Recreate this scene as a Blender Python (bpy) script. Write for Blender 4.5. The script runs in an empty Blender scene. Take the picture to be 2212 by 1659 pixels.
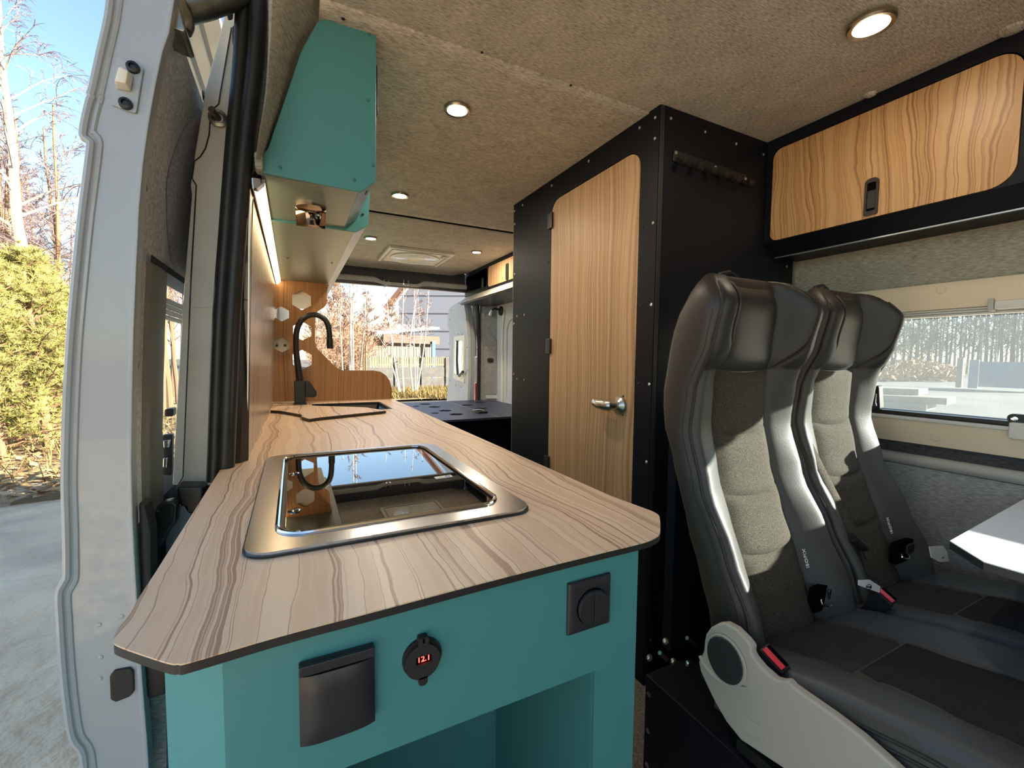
import bpy, bmesh, math, random
from mathutils import Vector, Matrix, geometry, noise as mnoise
import numpy as np
random.seed(7)
R = math.radians
scene = bpy.context.scene
COL = scene.collection

# ------------------------------------------------------------------ camera
F, CX, CY = 940.0, 1106.0, 829.5
CAM = Vector((0.0, 0.0, 1.125))
_y = Vector(((633.0 - CX) / F, -(767.0 - CY) / F, -1.0)).normalized()
_u = Vector((math.sin(R(-1.2)), math.cos(R(-1.2)), 0.0))
_z = (_u - _y * _u.dot(_y)).normalized()
_x = _y.cross(_z)
ROT = Matrix((_x, _y, _z))                       # world <- camera
cam_data = bpy.data.cameras.new('camera')
cam = bpy.data.objects.new('camera', cam_data)
COL.objects.link(cam)
cam_data.sensor_width = 36.0
cam_data.lens = F / 2212.0 * 36.0
cam_data.clip_start = 0.02
cam_data.clip_end = 400
cam.matrix_world = Matrix.Translation(CAM) @ ROT.to_4x4()
scene.camera = cam

# ------------------------------------------------------------------ light and exposure
SUN_FROM = Vector((1.0, -0.70, 0.37)).normalized()
SKY_STRENGTH, SUN_ENERGY, SPOT_WATT, EXPOSURE = 0.13, 11.0, 0.8, 1.65
world = bpy.data.worlds.new('world')
scene.world = world
world.use_nodes = True
wn = world.node_tree.nodes
wl_ = world.node_tree.links
for n in list(wn): wn.remove(n)
sky = wn.new('ShaderNodeTexSky')
sky.sky_type = 'NISHITA'
sky.sun_disc = False
sky.sun_elevation = math.asin(SUN_FROM.z)
sky.sun_rotation = math.atan2(SUN_FROM.x, SUN_FROM.y)
sky.air_density = 1.0
sky.dust_density = 0.4
sky.ozone_density = 1.5
bg = wn.new('ShaderNodeBackground')
bg.inputs['Strength'].default_value = SKY_STRENGTH
wo = wn.new('ShaderNodeOutputWorld')
wl_.new(sky.outputs[0], bg.inputs[0])
wl_.new(bg.outputs[0], wo.inputs[0])
sun_data = bpy.data.lights.new('sun', 'SUN')
sun_data.energy = SUN_ENERGY
sun_data.angle = R(0.6)
sun_data.color = (1.0, 0.90, 0.74)
sun = bpy.data.objects.new('sun', sun_data)
COL.objects.link(sun)
sun.rotation_euler = SUN_FROM.to_track_quat('Z', 'Y').to_euler()
scene.view_settings.view_transform = 'Standard'
scene.view_settings.look = 'None'
scene.view_settings.gamma = 1.0
scene.view_settings.use_curve_mapping = False
scene.view_settings.exposure = EXPOSURE

# ------------------------------------------------------------------ pixel helpers (2212 x 1659 frame)
def ray(px, py):
    return ROT @ Vector(((px - CX) / F, -(py - CY) / F, -1.0))
def at(px, py, ax, val):
    """the point of the scene seen at pixel (px, py) on the plane axis = val"""
    d = ray(px, py)
    i = 'xyz'.index(ax)
    return CAM + d * ((val - CAM[i]) / d[i])
GZ = -0.35                                        # ground outside the van
def gp(px, py, z=GZ): return at(px, py, 'z', z)

# ------------------------------------------------------------------ materials
MATS = {}
def mat(name, col=(0.5, 0.5, 0.5), rough=0.5, metal=0.0, spec=0.5, coat=0.0, emit=None, estr=0.0, sheen=0.0, bump=None, vary=None):
    m = bpy.data.materials.new(name)
    m.use_nodes = True
    nt = m.node_tree
    b = nt.nodes['Principled BSDF']
    b.inputs['Base Color'].default_value = (*col, 1)
    b.inputs['Roughness'].default_value = rough
    b.inputs['Metallic'].default_value = metal
    b.inputs['Specular IOR Level'].default_value = spec
    b.inputs['Coat Weight'].default_value = coat
    b.inputs['Sheen Weight'].default_value = sheen
    if emit:
        b.inputs['Emission Color'].default_value = (*emit, 1)
        b.inputs['Emission Strength'].default_value = estr
    if vary or bump:
        tc = nt.nodes.new('ShaderNodeTexCoord')
    if vary:                                       # (scale, other colour, detail)
        nz = nt.nodes.new('ShaderNodeTexNoise')
        nz.inputs['Scale'].default_value = vary[0]
        nz.inputs['Detail'].default_value = vary[2] if len(vary) > 2 else 3
        nt.links.new(tc.outputs['Object'], nz.inputs['Vector'])
        rp = nt.nodes.new('ShaderNodeValToRGB')
        rp.color_ramp.elements[0].position = 0.35
        rp.color_ramp.elements[1].position = 0.65
        rp.color_ramp.elements[0].color = (*col, 1)
        rp.color_ramp.elements[1].color = (*vary[1], 1)
        nt.links.new(nz.outputs['Fac'], rp.inputs['Fac'])
        nt.links.new(rp.outputs['Color'], b.inputs['Base Color'])
    if bump:                                       # (scale, strength)
        nb = nt.nodes.new('ShaderNodeTexNoise')
        nb.inputs['Scale'].default_value = bump[0]
        nb.inputs['Detail'].default_value = 2
        nt.links.new(tc.outputs['Object'], nb.inputs['Vector'])
        bp = nt.nodes.new('ShaderNodeBump')
        bp.inputs['Strength'].default_value = bump[1]
        bp.inputs['Distance'].default_value = bump[2] if len(bump) > 2 else 0.002
        nb.inputs['Detail'].default_value = 5 if len(bump) > 2 else 2
        nt.links.new(nb.outputs['Fac'], bp.inputs['Height'])
        nt.links.new(bp.outputs['Normal'], b.inputs['Normal'])
    MATS[name] = m
    return m

def math_node(nt, op, a, b=None, c=None):
    n = nt.nodes.new('ShaderNodeMath'); n.operation = op
    for i, v in enumerate((a, b, c)):
        if v is None: continue
        if isinstance(v, (int, float)): n.inputs[i].default_value = v
        else: nt.links.new(v, n.inputs[i])
    return n.outputs[0]

def wood(name, across, along, light, mid, line, scale=9.0, wob=1.0, rough=0.42, lines=4.0, lw=0.10, seed=0.0):
    m = bpy.data.materials.new(name); m.use_nodes = True
    nt = m.node_tree; L = nt.links; b = nt.nodes['Principled BSDF']
    tc = nt.nodes.new('ShaderNodeTexCoord'); sp = nt.nodes.new('ShaderNodeSeparateXYZ')
    L.new(tc.outputs['Object'], sp.inputs[0])
    a = sp.outputs['XYZ'.index(across)]; l = sp.outputs['XYZ'.index(along)]
    def nz(sa, sl, detail, off):
        cb = nt.nodes.new('ShaderNodeCombineXYZ')
        L.new(math_node(nt, 'MULTIPLY', a, sa), cb.inputs[0])
        L.new(math_node(nt, 'MULTIPLY', l, sl), cb.inputs[1])
        cb.inputs[2].default_value = off + seed
        n = nt.nodes.new('ShaderNodeTexNoise')
        n.inputs['Scale'].default_value = 1.0; n.inputs['Detail'].default_value = detail
        L.new(cb.outputs[0], n.inputs['Vector'])
        return n.outputs['Fac']
    big = nz(5.0, 2.6, 1.0, 3.1); small = nz(22.0, 11.0, 2.0, 8.7); tiny = nz(160.0, 12.0, 2.0, 1.3)
    t = math_node(nt, 'MULTIPLY', a, scale)
    t = math_node(nt, 'ADD', t, math_node(nt, 'MULTIPLY', math_node(nt, 'SUBTRACT', big, 0.5), 0.9 * wob))
    t = math_node(nt, 'ADD', t, math_node(nt, 'MULTIPLY', math_node(nt, 'SUBTRACT', small, 0.5), 0.16 * wob))
    n1 = nt.nodes.new('ShaderNodeTexNoise'); n1.noise_dimensions = '1D'
    n1.inputs['Scale'].default_value = 1.0; n1.inputs['Detail'].default_value = 3.0; n1.inputs['Roughness'].default_value = 0.62
    L.new(math_node(nt, 'ADD', t, 40.0 + seed), n1.inputs['W'])
    v = n1.outputs['Fac']
    fr = math_node(nt, 'FRACT', math_node(nt, 'MULTIPLY', v, lines))
    d = math_node(nt, 'ABSOLUTE', math_node(nt, 'SUBTRACT', fr, 0.5))
    mk = nt.nodes.new('ShaderNodeMapRange'); mk.interpolation_type = 'SMOOTHSTEP'
    mk.inputs['From Min'].default_value = 0.0; mk.inputs['From Max'].default_value = lw
    mk.inputs['To Min'].default_value = 1.0; mk.inputs['To Max'].default_value = 0.0
    L.new(d, mk.inputs['Value'])
    tone = nt.nodes.new('ShaderNodeMapRange'); tone.interpolation_type = 'SMOOTHSTEP'
    tone.inputs['From Min'].default_value = 0.35; tone.inputs['From Max'].default_value = 0.68
    L.new(math_node(nt, 'ADD', math_node(nt, 'MULTIPLY', v, 0.75), math_node(nt, 'MULTIPLY', tiny, 0.25)), tone.inputs['Value'])
    mx = nt.nodes.new('ShaderNodeMix'); mx.data_type = 'RGBA'
    mx.inputs['A'].default_value = (*light, 1); mx.inputs['B'].default_value = (*mid, 1)
    L.new(tone.outputs[0], mx.inputs['Factor'])
    mx2 = nt.nodes.new('ShaderNodeMix'); mx2.data_type = 'RGBA'
    L.new(mx.outputs['Result'], mx2.inputs['A']); mx2.inputs['B'].default_value = (*line, 1)
    L.new(math_node(nt, 'MULTIPLY', mk.outputs[0], 0.85), mx2.inputs['Factor'])
    L.new(mx2.outputs['Result'], b.inputs['Base Color'])
    b.inputs['Roughness'].default_value = rough
    MATS[name] = m
    return m

def felt(name, dark, light, sx, sy, sz, rough=0.95, bump=0.35):
    m = bpy.data.materials.new(name); m.use_nodes = True
    nt = m.node_tree; L = nt.links; b = nt.nodes['Principled BSDF']
    tc = nt.nodes.new('ShaderNodeTexCoord'); mp = nt.nodes.new('ShaderNodeMapping')
    mp.inputs['Scale'].default_value = (sx, sy, sz)
    L.new(tc.outputs['Object'], mp.inputs[0])
    n = nt.nodes.new('ShaderNodeTexNoise'); n.inputs['Scale'].default_value = 1.0; n.inputs['Detail'].default_value = 4.0
    n.inputs['Roughness'].default_value = 0.65
    L.new(mp.outputs[0], n.inputs['Vector'])
    n2 = nt.nodes.new('ShaderNodeTexNoise'); n2.inputs['Scale'].default_value = 14.0; n2.inputs['Detail'].default_value = 2.0
    L.new(tc.outputs['Object'], n2.inputs['Vector'])
    f = math_node(nt, 'ADD', math_node(nt, 'MULTIPLY', n.outputs['Fac'], 0.85), math_node(nt, 'MULTIPLY', n2.outputs['Fac'], 0.15))
    rp = nt.nodes.new('ShaderNodeValToRGB')
    rp.color_ramp.elements[0].position = 0.36; rp.color_ramp.elements[1].position = 0.66
    rp.color_ramp.elements[0].color = (*dark, 1); rp.color_ramp.elements[1].color = (*light, 1)
    L.new(f, rp.inputs['Fac']); L.new(rp.outputs['Color'], b.inputs['Base Color'])
    bp = nt.nodes.new('ShaderNodeBump'); bp.inputs['Strength'].default_value = bump; bp.inputs['Distance'].default_value = 0.002
    L.new(f, bp.inputs['Height']); L.new(bp.outputs['Normal'], b.inputs['Normal'])
    b.inputs['Roughness'].default_value = rough
    b.inputs['Specular IOR Level'].default_value = 0.15
    MATS[name] = m
    return m

def island_mat(name, cols, rough=0.8, trans=0.0):
    m = bpy.data.materials.new(name); m.use_nodes = True
    nt = m.node_tree; b = nt.nodes['Principled BSDF']
    g = nt.nodes.new('ShaderNodeNewGeometry'); rp = nt.nodes.new('ShaderNodeValToRGB')
    els = rp.color_ramp.elements
    while len(els) < len(cols): els.new(0.5)
    for i, c in enumerate(cols):
        els[i].position = i / (len(cols) - 1); els[i].color = (*c, 1)
    nt.links.new(g.outputs['Random Per Island'], rp.inputs['Fac'])
    nt.links.new(rp.outputs['Color'], b.inputs['Base Color'])
    b.inputs['Roughness'].default_value = rough
    b.inputs['Specular IOR Level'].default_value = 0.2
    MATS[name] = m
    return m

def glass_mat(name, tint, haze, hazecol=(0.8, 0.8, 0.75), gloss=0.08):
    """thin pane: mostly clear, a little dust on it that catches light, a little gloss"""
    m = bpy.data.materials.new(name); m.use_nodes = True
    nt = m.node_tree; L = nt.links
    for n in list(nt.nodes): nt.nodes.remove(n)
    out = nt.nodes.new('ShaderNodeOutputMaterial')
    tr = nt.nodes.new('ShaderNodeBsdfTransparent'); tr.inputs[0].default_value = (*tint, 1)
    tl = nt.nodes.new('ShaderNodeBsdfTranslucent'); tl.inputs[0].default_value = (*hazecol, 1)
    gl = nt.nodes.new('ShaderNodeBsdfGlossy'); gl.inputs['Roughness'].default_value = 0.01
    m1 = nt.nodes.new('ShaderNodeMixShader'); m1.inputs[0].default_value = haze
    m2 = nt.nodes.new('ShaderNodeMixShader'); m2.inputs[0].default_value = gloss
    L.new(tr.outputs[0], m1.inputs[1]); L.new(tl.outputs[0], m1.inputs[2])
    L.new(m1.outputs[0], m2.inputs[1]); L.new(gl.outputs[0], m2.inputs[2])
    L.new(m2.outputs[0], out.inputs[0])
    MATS[name] = m
    return m

wood('wood_top', 'X', 'Y', (0.82, 0.635, 0.46), (0.73, 0.525, 0.36), (0.33, 0.185, 0.12), scale=38.0, wob=3.6, rough=0.36, lines=3.3, lw=0.12)
wood('wood_door', 'Y', 'Z', (0.56, 0.36, 0.20), (0.46, 0.27, 0.135), (0.23, 0.11, 0.048), scale=46.0, wob=2.2, lines=4.2, lw=0.17, seed=4.0)
wood('wood_flap', 'Y', 'Z', (0.56, 0.34, 0.155), (0.45, 0.245, 0.10), (0.25, 0.115, 0.042), scale=30.0, wob=3.4, lines=4.6, lw=0.17, seed=11.0)
wood('wood_end', 'X', 'Z', (0.47, 0.25, 0.10), (0.36, 0.17, 0.06), (0.18, 0.075, 0.03), scale=40.0, wob=1.4, lines=3.6, lw=0.13, seed=21.0)
wood('wood_wall', 'Y', 'Z', (0.46, 0.36, 0.29), (0.37, 0.28, 0.215), (0.13, 0.08, 0.055), scale=22.0, wob=2.6, rough=0.25, lines=3.6, lw=0.13, seed=31.0)
mat('edge_black', (0.022, 0.020, 0.019), 0.5)
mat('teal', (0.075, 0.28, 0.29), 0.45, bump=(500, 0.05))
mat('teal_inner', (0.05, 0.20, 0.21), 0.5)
mat('teal_satin', (0.17, 0.235, 0.21), 0.30)
mat('navy', (0.007, 0.008, 0.0125), 0.45, spec=0.18, bump=(600, 0.04))
mat('hook_black', (0.016, 0.013, 0.011), 0.6, spec=0.25)
mat('black_plastic', (0.014, 0.014, 0.015), 0.38)
mat('soft_black', (0.02, 0.02, 0.02), 0.6)
mat('rubber', (0.014, 0.0135, 0.013), 0.42, vary=(30, (0.022, 0.020, 0.018)))
mat('void', (0.004, 0.004, 0.005), 0.8, spec=0.0)
mat('socket_grey', (0.028, 0.030, 0.034), 0.36)
mat('steel', (0.58, 0.59, 0.62), 0.24, 1.0, bump=(300, 0.03))
mat('chrome', (0.75, 0.74, 0.72), 0.07, 1.0)
mat('satin_nickel', (0.55, 0.52, 0.48), 0.3, 1.0)
mat('bronze_chrome', (0.40, 0.33, 0.27), 0.10, 1.0)
mat('zinc', (0.36, 0.345, 0.29), 0.32, 1.0, vary=(40, (0.25, 0.24, 0.19)))
mat('hob_glass', (0.006, 0.006, 0.007), 0.015, spec=0.9, coat=1.0)
MATS['hob_glass'].node_tree.nodes['Principled BSDF'].inputs['Coat Roughness'].default_value = 0.01
mat('white_paint', (0.40, 0.425, 0.44), 0.28, coat=0.5)
mat('white_body', (0.74, 0.72, 0.65), 0.35, vary=(9, (0.64, 0.62, 0.55)))
mat('grey_body', (0.33, 0.34, 0.36), 0.5)
mat('cream', (0.66, 0.56, 0.40), 0.5)
mat('cream_white', (0.82, 0.77, 0.64), 0.45)
mat('light_plastic', (0.42, 0.40, 0.355), 0.45, bump=(700, 0.05))
mat('pale_plastic', (0.62, 0.60, 0.55), 0.4)
mat('table_white', (0.78, 0.80, 0.83), 0.35)
mat('aluminium', (0.6, 0.6, 0.6), 0.35, 1.0)
mat('screw_steel', (0.66, 0.66, 0.66), 0.28, 1.0)
mat('label_white', (0.78, 0.78, 0.77), 0.5)
mat('print_black', (0.02, 0.02, 0.02), 0.6)
mat('print_white', (0.75, 0.75, 0.74), 0.6)
mat('print_yellow', (0.75, 0.6, 0.1), 0.6)
mat('print_blue', (0.1, 0.15, 0.5), 0.6)
mat('red_button', (0.75, 0.04, 0.07), 0.35)
mat('red_lamp', (0.6, 0.02, 0.03), 0.2)
mat('led_red', (0.2, 0.0, 0.0), 0.5, emit=(1.0, 0.03, 0.02), estr=5.0)
mat('lamp_glow', (1, 1, 1), 0.5, emit=(1.0, 0.86, 0.66), estr=14.0)
mat('lamp_glow_warm', (1, 1, 1), 0.5, emit=(1.0, 0.80, 0.62), estr=14.0)
mat('strip_glow', (1, 1, 1), 0.5, emit=(1.0, 0.72, 0.38), estr=3.4)
mat('lamp_rim', (0.42, 0.36, 0.27), 0.3, 1.0)
mat('leather', (0.060, 0.058, 0.052), 0.48, spec=0.3, bump=(260, 0.10))
mat('leather_head_shade', (0.026, 0.025, 0.023), 0.45, spec=0.4, bump=(260, 0.10))  # same leather as the bolsters, darkened to paint in the headrest shade
mat('leather_brown', (0.034, 0.027, 0.022), 0.45, spec=0.4, bump=(260, 0.10))
mat('tweed', (0.032, 0.027, 0.020), 0.9, spec=0.2, bump=(1100, 0.5), vary=(650, (0.092, 0.080, 0.060), 1))
mat('cushion_rear', (0.030, 0.030, 0.034), 0.9, spec=0.2, bump=(900, 0.3), vary=(500, (0.046, 0.045, 0.048), 1))
mat('cushion_cloth', (0.020, 0.020, 0.023), 0.9, spec=0.2, bump=(900, 0.3), vary=(500, (0.032, 0.031, 0.034), 1))
mat('cushion_leather', (0.050, 0.060, 0.070), 0.5, bump=(300, 0.1))
mat('bed_board', (0.040, 0.045, 0.085), 0.42)
mat('mirror_dark', (0.25, 0.25, 0.25), 0.1, 1.0)
felt('felt_ceiling', (0.30, 0.265, 0.21), (0.76, 0.68, 0.56), 70, 420, 70)
felt('felt_wall', (0.24, 0.225, 0.18), (0.52, 0.485, 0.395), 90, 60, 430)
felt('felt_lower', (0.20, 0.195, 0.185), (0.46, 0.45, 0.425), 90, 60, 430)
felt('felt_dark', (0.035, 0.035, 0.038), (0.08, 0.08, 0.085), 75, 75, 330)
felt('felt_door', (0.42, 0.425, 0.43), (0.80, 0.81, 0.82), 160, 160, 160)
felt('felt_recess', (0.28, 0.28, 0.31), (0.48, 0.48, 0.53), 160, 160, 160)
mat('post_grey', (0.21, 0.215, 0.18), 0.5)
felt('felt_light', (0.50, 0.50, 0.49), (0.70, 0.695, 0.68), 220, 220, 260)
felt('carpet', (0.10, 0.095, 0.085), (0.26, 0.24, 0.21), 160, 160, 160)
mat('ground', (0.80, 0.61, 0.41), 0.95, vary=(1.6, (0.52, 0.40, 0.275), 9), bump=(5, 1.0, 0.10))
mat('ground_litter', (0.36, 0.25, 0.14), 0.95, vary=(2.5, (0.24, 0.19, 0.09), 6), bump=(30, 0.5))
mat('ground_road', (0.125, 0.115, 0.092), 0.95, vary=(0.35, (0.075, 0.073, 0.064), 6), bump=(10, 0.5))
mat('birch_bark', (0.42, 0.385, 0.34), 0.8, vary=(6, (0.30, 0.26, 0.22), 4))
mat('branch_bark', (0.17, 0.115, 0.08), 0.85)
mat('pale_branch', (0.30, 0.255, 0.205), 0.85)
mat('twig_bark', (0.150, 0.110, 0.115), 0.85)
mat('pine_bark', (0.17, 0.095, 0.05), 0.9)
mat('wood_bark', (0.085, 0.09, 0.092), 0.9)
island_mat('needles', [(0.11, 0.12, 0.03), (0.22, 0.21, 0.06), (0.32, 0.285, 0.11)])
island_mat('leaf_litter', [(0.20, 0.11, 0.05), (0.34, 0.22, 0.11), (0.40, 0.30, 0.17), (0.27, 0.15, 0.07)])
island_mat('dry_grass', [(0.17, 0.125, 0.045), (0.22, 0.16, 0.065), (0.14, 0.115, 0.035)])
island_mat('red_brush', [(0.24, 0.13, 0.09), (0.32, 0.22, 0.15), (0.20, 0.12, 0.085)])
mat('concrete', (0.07, 0.067, 0.064), 0.9, vary=(4, (0.048, 0.047, 0.046), 5))
mat('picket', (0.19, 0.145, 0.07), 0.85)
mat('shed_wall', (0.105, 0.097, 0.085), 0.85)
mat('shed_roof', (0.30, 0.29, 0.28), 0.7)
mat('fascia_brown', (0.105, 0.052, 0.036), 0.8)
mat('building_grey', (0.27, 0.285, 0.34), 0.8)
mat('paint_blue', (0.06, 0.15, 0.36), 0.6)
mat('gate_blue', (0.16, 0.20, 0.24), 0.6)
mat('plank_pale', (0.20, 0.175, 0.13), 0.8)
glass_mat('window_glass', (0.80, 0.86, 0.90), 0.035, (0.72, 0.80, 0.85))
glass_mat('door_glass', (0.80, 0.84, 0.84), 0.04)
glass_mat('dome_plastic', (0.5, 0.5, 0.5), 0.75, (0.85, 0.87, 0.9), 0.02)
glass_mat('screen_mesh', (0.7, 0.72, 0.74), 0.35, (0.75, 0.76, 0.78), 0.02)
M = MATS

# ------------------------------------------------------------------ mesh helpers
WL = {}                                           # world location of each object (parents carry no rotation)
class MB:
    def __init__(self): self.v = []; self.f = []
    def add(self, vs, fs):
        o = len(self.v)
        self.v += [tuple(p) for p in vs]; self.f += [tuple(o + i for i in q) for q in fs]
        return self
    def box(self, x0, x1, y0, y1, z0, z1):
        vs = [(x, y, z) for x in (x0, x1) for y in (y0, y1) for z in (z0, z1)]
        return self.add(vs, [(0, 1, 3, 2), (4, 6, 7, 5), (0, 4, 5, 1), (2, 3, 7, 6), (0, 2, 6, 4), (1, 5, 7, 3)])
    def prism(self, out, ax, a, b, holes=()):
        def p(u, w):
            return {'z': (u[0], u[1], w), 'y': (u[0], w, u[1]), 'x': (w, u[0], u[1])}[ax]
        loops = [list(out)] + [list(h) for h in holes]
        flat = [q for l in loops for q in l]
        if holes:
            tri = geometry.tessellate_polygon([[Vector((q[0], q[1], 0)) for q in l] for l in loops])
        else:
            tri = [tuple(range(len(flat)))]
        n = len(flat)
        vs = [p(q, a) for q in flat] + [p(q, b) for q in flat]
        fs = [tuple(t) for t in tri] + [tuple(i + n for i in reversed(t)) for t in tri]
        o = 0
        for l in loops:
            k = len(l)
            for i in range(k):
                j = (i + 1) % k
                fs.append((o + i, o + j, o + j + n, o + i + n))
            o += k
        return self.add(vs, fs)
    def tube(self, pts, r, seg=10, caps=True, flat=1.0):
        pts = [Vector(p) for p in pts]
        n = len(pts)
        rs = list(r) if isinstance(r, (list, tuple)) else [r] * n
        up = None; rings = []
        for i, p in enumerate(pts):
            t = (pts[min(i + 1, n - 1)] - pts[max(i - 1, 0)])
            if t.length < 1e-9: t = Vector((0, 0, 1))
            t.normalize()
            if up is None:
                up = Vector((0, 0, 1)) if abs(t.z) < 0.9 else Vector((1, 0, 0))
            s = t.cross(up)
            if s.length < 1e-6: s = t.orthogonal()
            s.normalize(); up = s.cross(t).normalized()
            rings.append([p + (s * math.cos(2 * math.pi * k / seg) + up * math.sin(2 * math.pi * k / seg) * flat) * rs[i] for k in range(seg)])
        vs = [q for g in rings for q in g]
        fs = [(i * seg + k, i * seg + (k + 1) % seg, (i + 1) * seg + (k + 1) % seg, (i + 1) * seg + k) for i in range(n - 1) for k in range(seg)]
        if caps and seg > 2:
            fs += [tuple(reversed(range(seg))), tuple((n - 1) * seg + k for k in range(seg))]
        return self.add(vs, fs)
    def lathe(self, prof, c, axis='z', seg=24, sx=1.0, sy=1.0):
        """prof: list of (radius, height) from first to last, height along axis"""
        c = Vector(c); rings = []
        for r, h in prof:
            g = []
            for k in range(seg):
                a = 2 * math.pi * k / seg
                u, w = r * math.cos(a) * sx, r * math.sin(a) * sy
                g.append(c + Vector({'z': (u, w, h), 'y': (u, h, w), 'x': (h, u, w)}[axis]))
            rings.append(g)
        n = len(prof)
        vs = [q for g in rings for q in g]
        fs = [(i * seg + k, i * seg + (k + 1) % seg, (i + 1) * seg + (k + 1) % seg, (i + 1) * seg + k) for i in range(n - 1) for k in range(seg)]
        fs += [tuple(reversed(range(seg))), tuple((n - 1) * seg + k for k in range(seg))]
        return self.add(vs, fs)
    def grid(self, rows, close_u=False):
        n, m = len(rows), len(rows[0])
        vs = [p for r_ in rows for p in r_]
        fs = []
        for i in range(n - 1):
            for j in range(m if close_u else m - 1):
                k = (j + 1) % m
                fs.append((i * m + j, i * m + k, (i + 1) * m + k, (i + 1) * m + j))
        return self.add(vs, fs)
    def build(self, name, m, parent=None, bevel=0.0, seg=2, ang=35, smooth=True, recalc=True, loc=None):
        base = WL.get(parent.name, Vector()) if parent else (Vector(loc) if loc is not None else Vector())
        me = bpy.data.meshes.new(name)
        me.from_pydata([(p[0] - base.x, p[1] - base.y, p[2] - base.z) for p in self.v], [], self.f)
        if bevel > 0 or recalc:
            bm = bmesh.new(); bm.from_mesh(me)
            bmesh.ops.remove_doubles(bm, verts=bm.verts, dist=1e-6)
            if recalc: bmesh.ops.recalc_face_normals(bm, faces=bm.faces)
            if bevel > 0:
                bm.normal_update()
                es = [e for e in bm.edges if len(e.link_faces) == 2 and e.calc_face_angle(0) > R(ang)]
                bmesh.ops.bevel(bm, geom=es, offset=bevel, segments=seg, profile=0.5, affect='EDGES', clamp_overlap=True)
            bm.to_mesh(me); bm.free()
        if smooth and len(me.polygons):
            me.polygons.foreach_set('use_smooth', [True] * len(me.polygons))
            me.set_sharp_from_angle(angle=R(ang))
        me.materials.append(M[m] if isinstance(m, str) else m)
        o = bpy.data.objects.new(name, me)
        COL.objects.link(o)
        if bevel > 0 and smooth: o.modifiers.new('normals', 'WEIGHTED_NORMAL').keep_sharp = True
        if parent: o.parent = parent
        elif loc is not None: o.location = base
        WL[o.name] = base
        return o

def thing(name, label, cat, loc=(0, 0, 0), group=None):
    o = bpy.data.objects.new(name, None)
    COL.objects.link(o)
    o.location = loc; o.empty_display_size = 0.05
    WL[o.name] = Vector(loc)
    o['label'] = label; o['category'] = cat
    if group: o['group'] = group
    return o
def tag(o, label, cat, group=None):
    o['label'] = label; o['category'] = cat
    if group: o['group'] = group
    return o
def struct(o):
    o['kind'] = 'structure'; return o
def stuff(o):
    o['kind'] = 'stuff'; return o
def node(name, loc=(0, 0, 0)):
    o = bpy.data.objects.new(name, None); COL.objects.link(o); o.location = loc; o.empty_display_size = 0.05
    WL[o.name] = Vector(loc); o['kind'] = 'structure'
    return o
def rounded(poly, r, n=6):
    out = []; k = len(poly)
    rs = r if isinstance(r, (list, tuple)) else [r] * k
    for i in range(k):
        p0, p, p1 = Vector(poly[i - 1]), Vector(poly[i]), Vector(poly[(i + 1) % k])
        a, b = (p0 - p), (p1 - p)
        la, lb = a.length, b.length
        if rs[i] <= 0 or la < 1e-6 or lb < 1e-6: out.append(tuple(p)); continue
        a.normalize(); b.normalize()
        th = a.angle(b)
        d = min(rs[i] / math.tan(th / 2), la * 0.49, lb * 0.49)
        rr = d * math.tan(th / 2)
        c = p + (a + b).normalized() * (rr / math.sin(th / 2))
        s, e = p + a * d - c, p + b * d - c
        a0 = math.atan2(s.y, s.x); a1 = math.atan2(e.y, e.x)
        da = (a1 - a0 + math.pi) % (2 * math.pi) - math.pi
        for j in range(n + 1):
            t = a0 + da * j / n
            out.append((c.x + rr * math.cos(t), c.y + rr * math.sin(t)))
    return out
def rect(x0, x1, y0, y1, r=0.0, n=6):
    p = [(x0, y0), (x1, y0), (x1, y1), (x0, y1)]
    return rounded(p, r, n) if r else p
def hexagon(cx, cy, r, rot=90, sx=1.0):
    return [(cx + sx * r * math.cos(R(rot + 60 * k)), cy + r * math.sin(R(rot + 60 * k))) for k in range(6)]
def ellipse(cx, cy, rx, ry, n=28, tilt=0.0):
    c, s = math.cos(tilt), math.sin(tilt)
    return [(cx + rx * math.cos(2 * math.pi * k / n) * c - ry * math.sin(2 * math.pi * k / n) * s,
             cy + rx * math.cos(2 * math.pi * k / n) * s + ry * math.sin(2 * math.pi * k / n) * c) for k in range(n)]
def smooth_path(pts, n=6):
    """Catmull-Rom"""
    P = [Vector(p) for p in pts]; out = []
    for i in range(len(P) - 1):
        p0, p1, p2, p3 = P[max(i - 1, 0)], P[i], P[i + 1], P[min(i + 2, len(P) - 1)]
        for j in range(n):
            t = j / n
            out.append(0.5 * ((2 * p1) + (p2 - p0) * t + (2 * p0 - 5 * p1 + 4 * p2 - p3) * t * t + (3 * p1 - p0 - 3 * p2 + p3) * t ** 3))
    out.append(P[-1]); return out
def interp(tab, z):
    ks = sorted(tab)
    if z <= ks[0]: return tab[ks[0]]
    for a, b in zip(ks, ks[1:]):
        if z <= b:
            t = (z - a) / (b - a); t = t * t * (3 - 2 * t) * 0.5 + t * 0.5
            return tab[a] + (tab[b] - tab[a]) * t
    return tab[ks[-1]]
def text_part(body, size, name, m, parent, place, depth=0.0006):
    cu = bpy.data.curves.new(name, 'FONT')
    cu.body = body; cu.size = size; cu.extrude = depth; cu.align_x = 'CENTER'; cu.align_y = 'CENTER'
    tmp = bpy.data.objects.new('tmp', cu)
    me = bpy.data.meshes.new_from_object(tmp)
    bpy.data.objects.remove(tmp)
    me.transform(Matrix.Translation(-WL[parent.name]) @ place)
    me.materials.clear(); me.materials.append(M[m])
    o = bpy.data.objects.new(name, me); COL.objects.link(o); o.parent = parent
    WL[o.name] = WL[parent.name]
    return o
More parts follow.
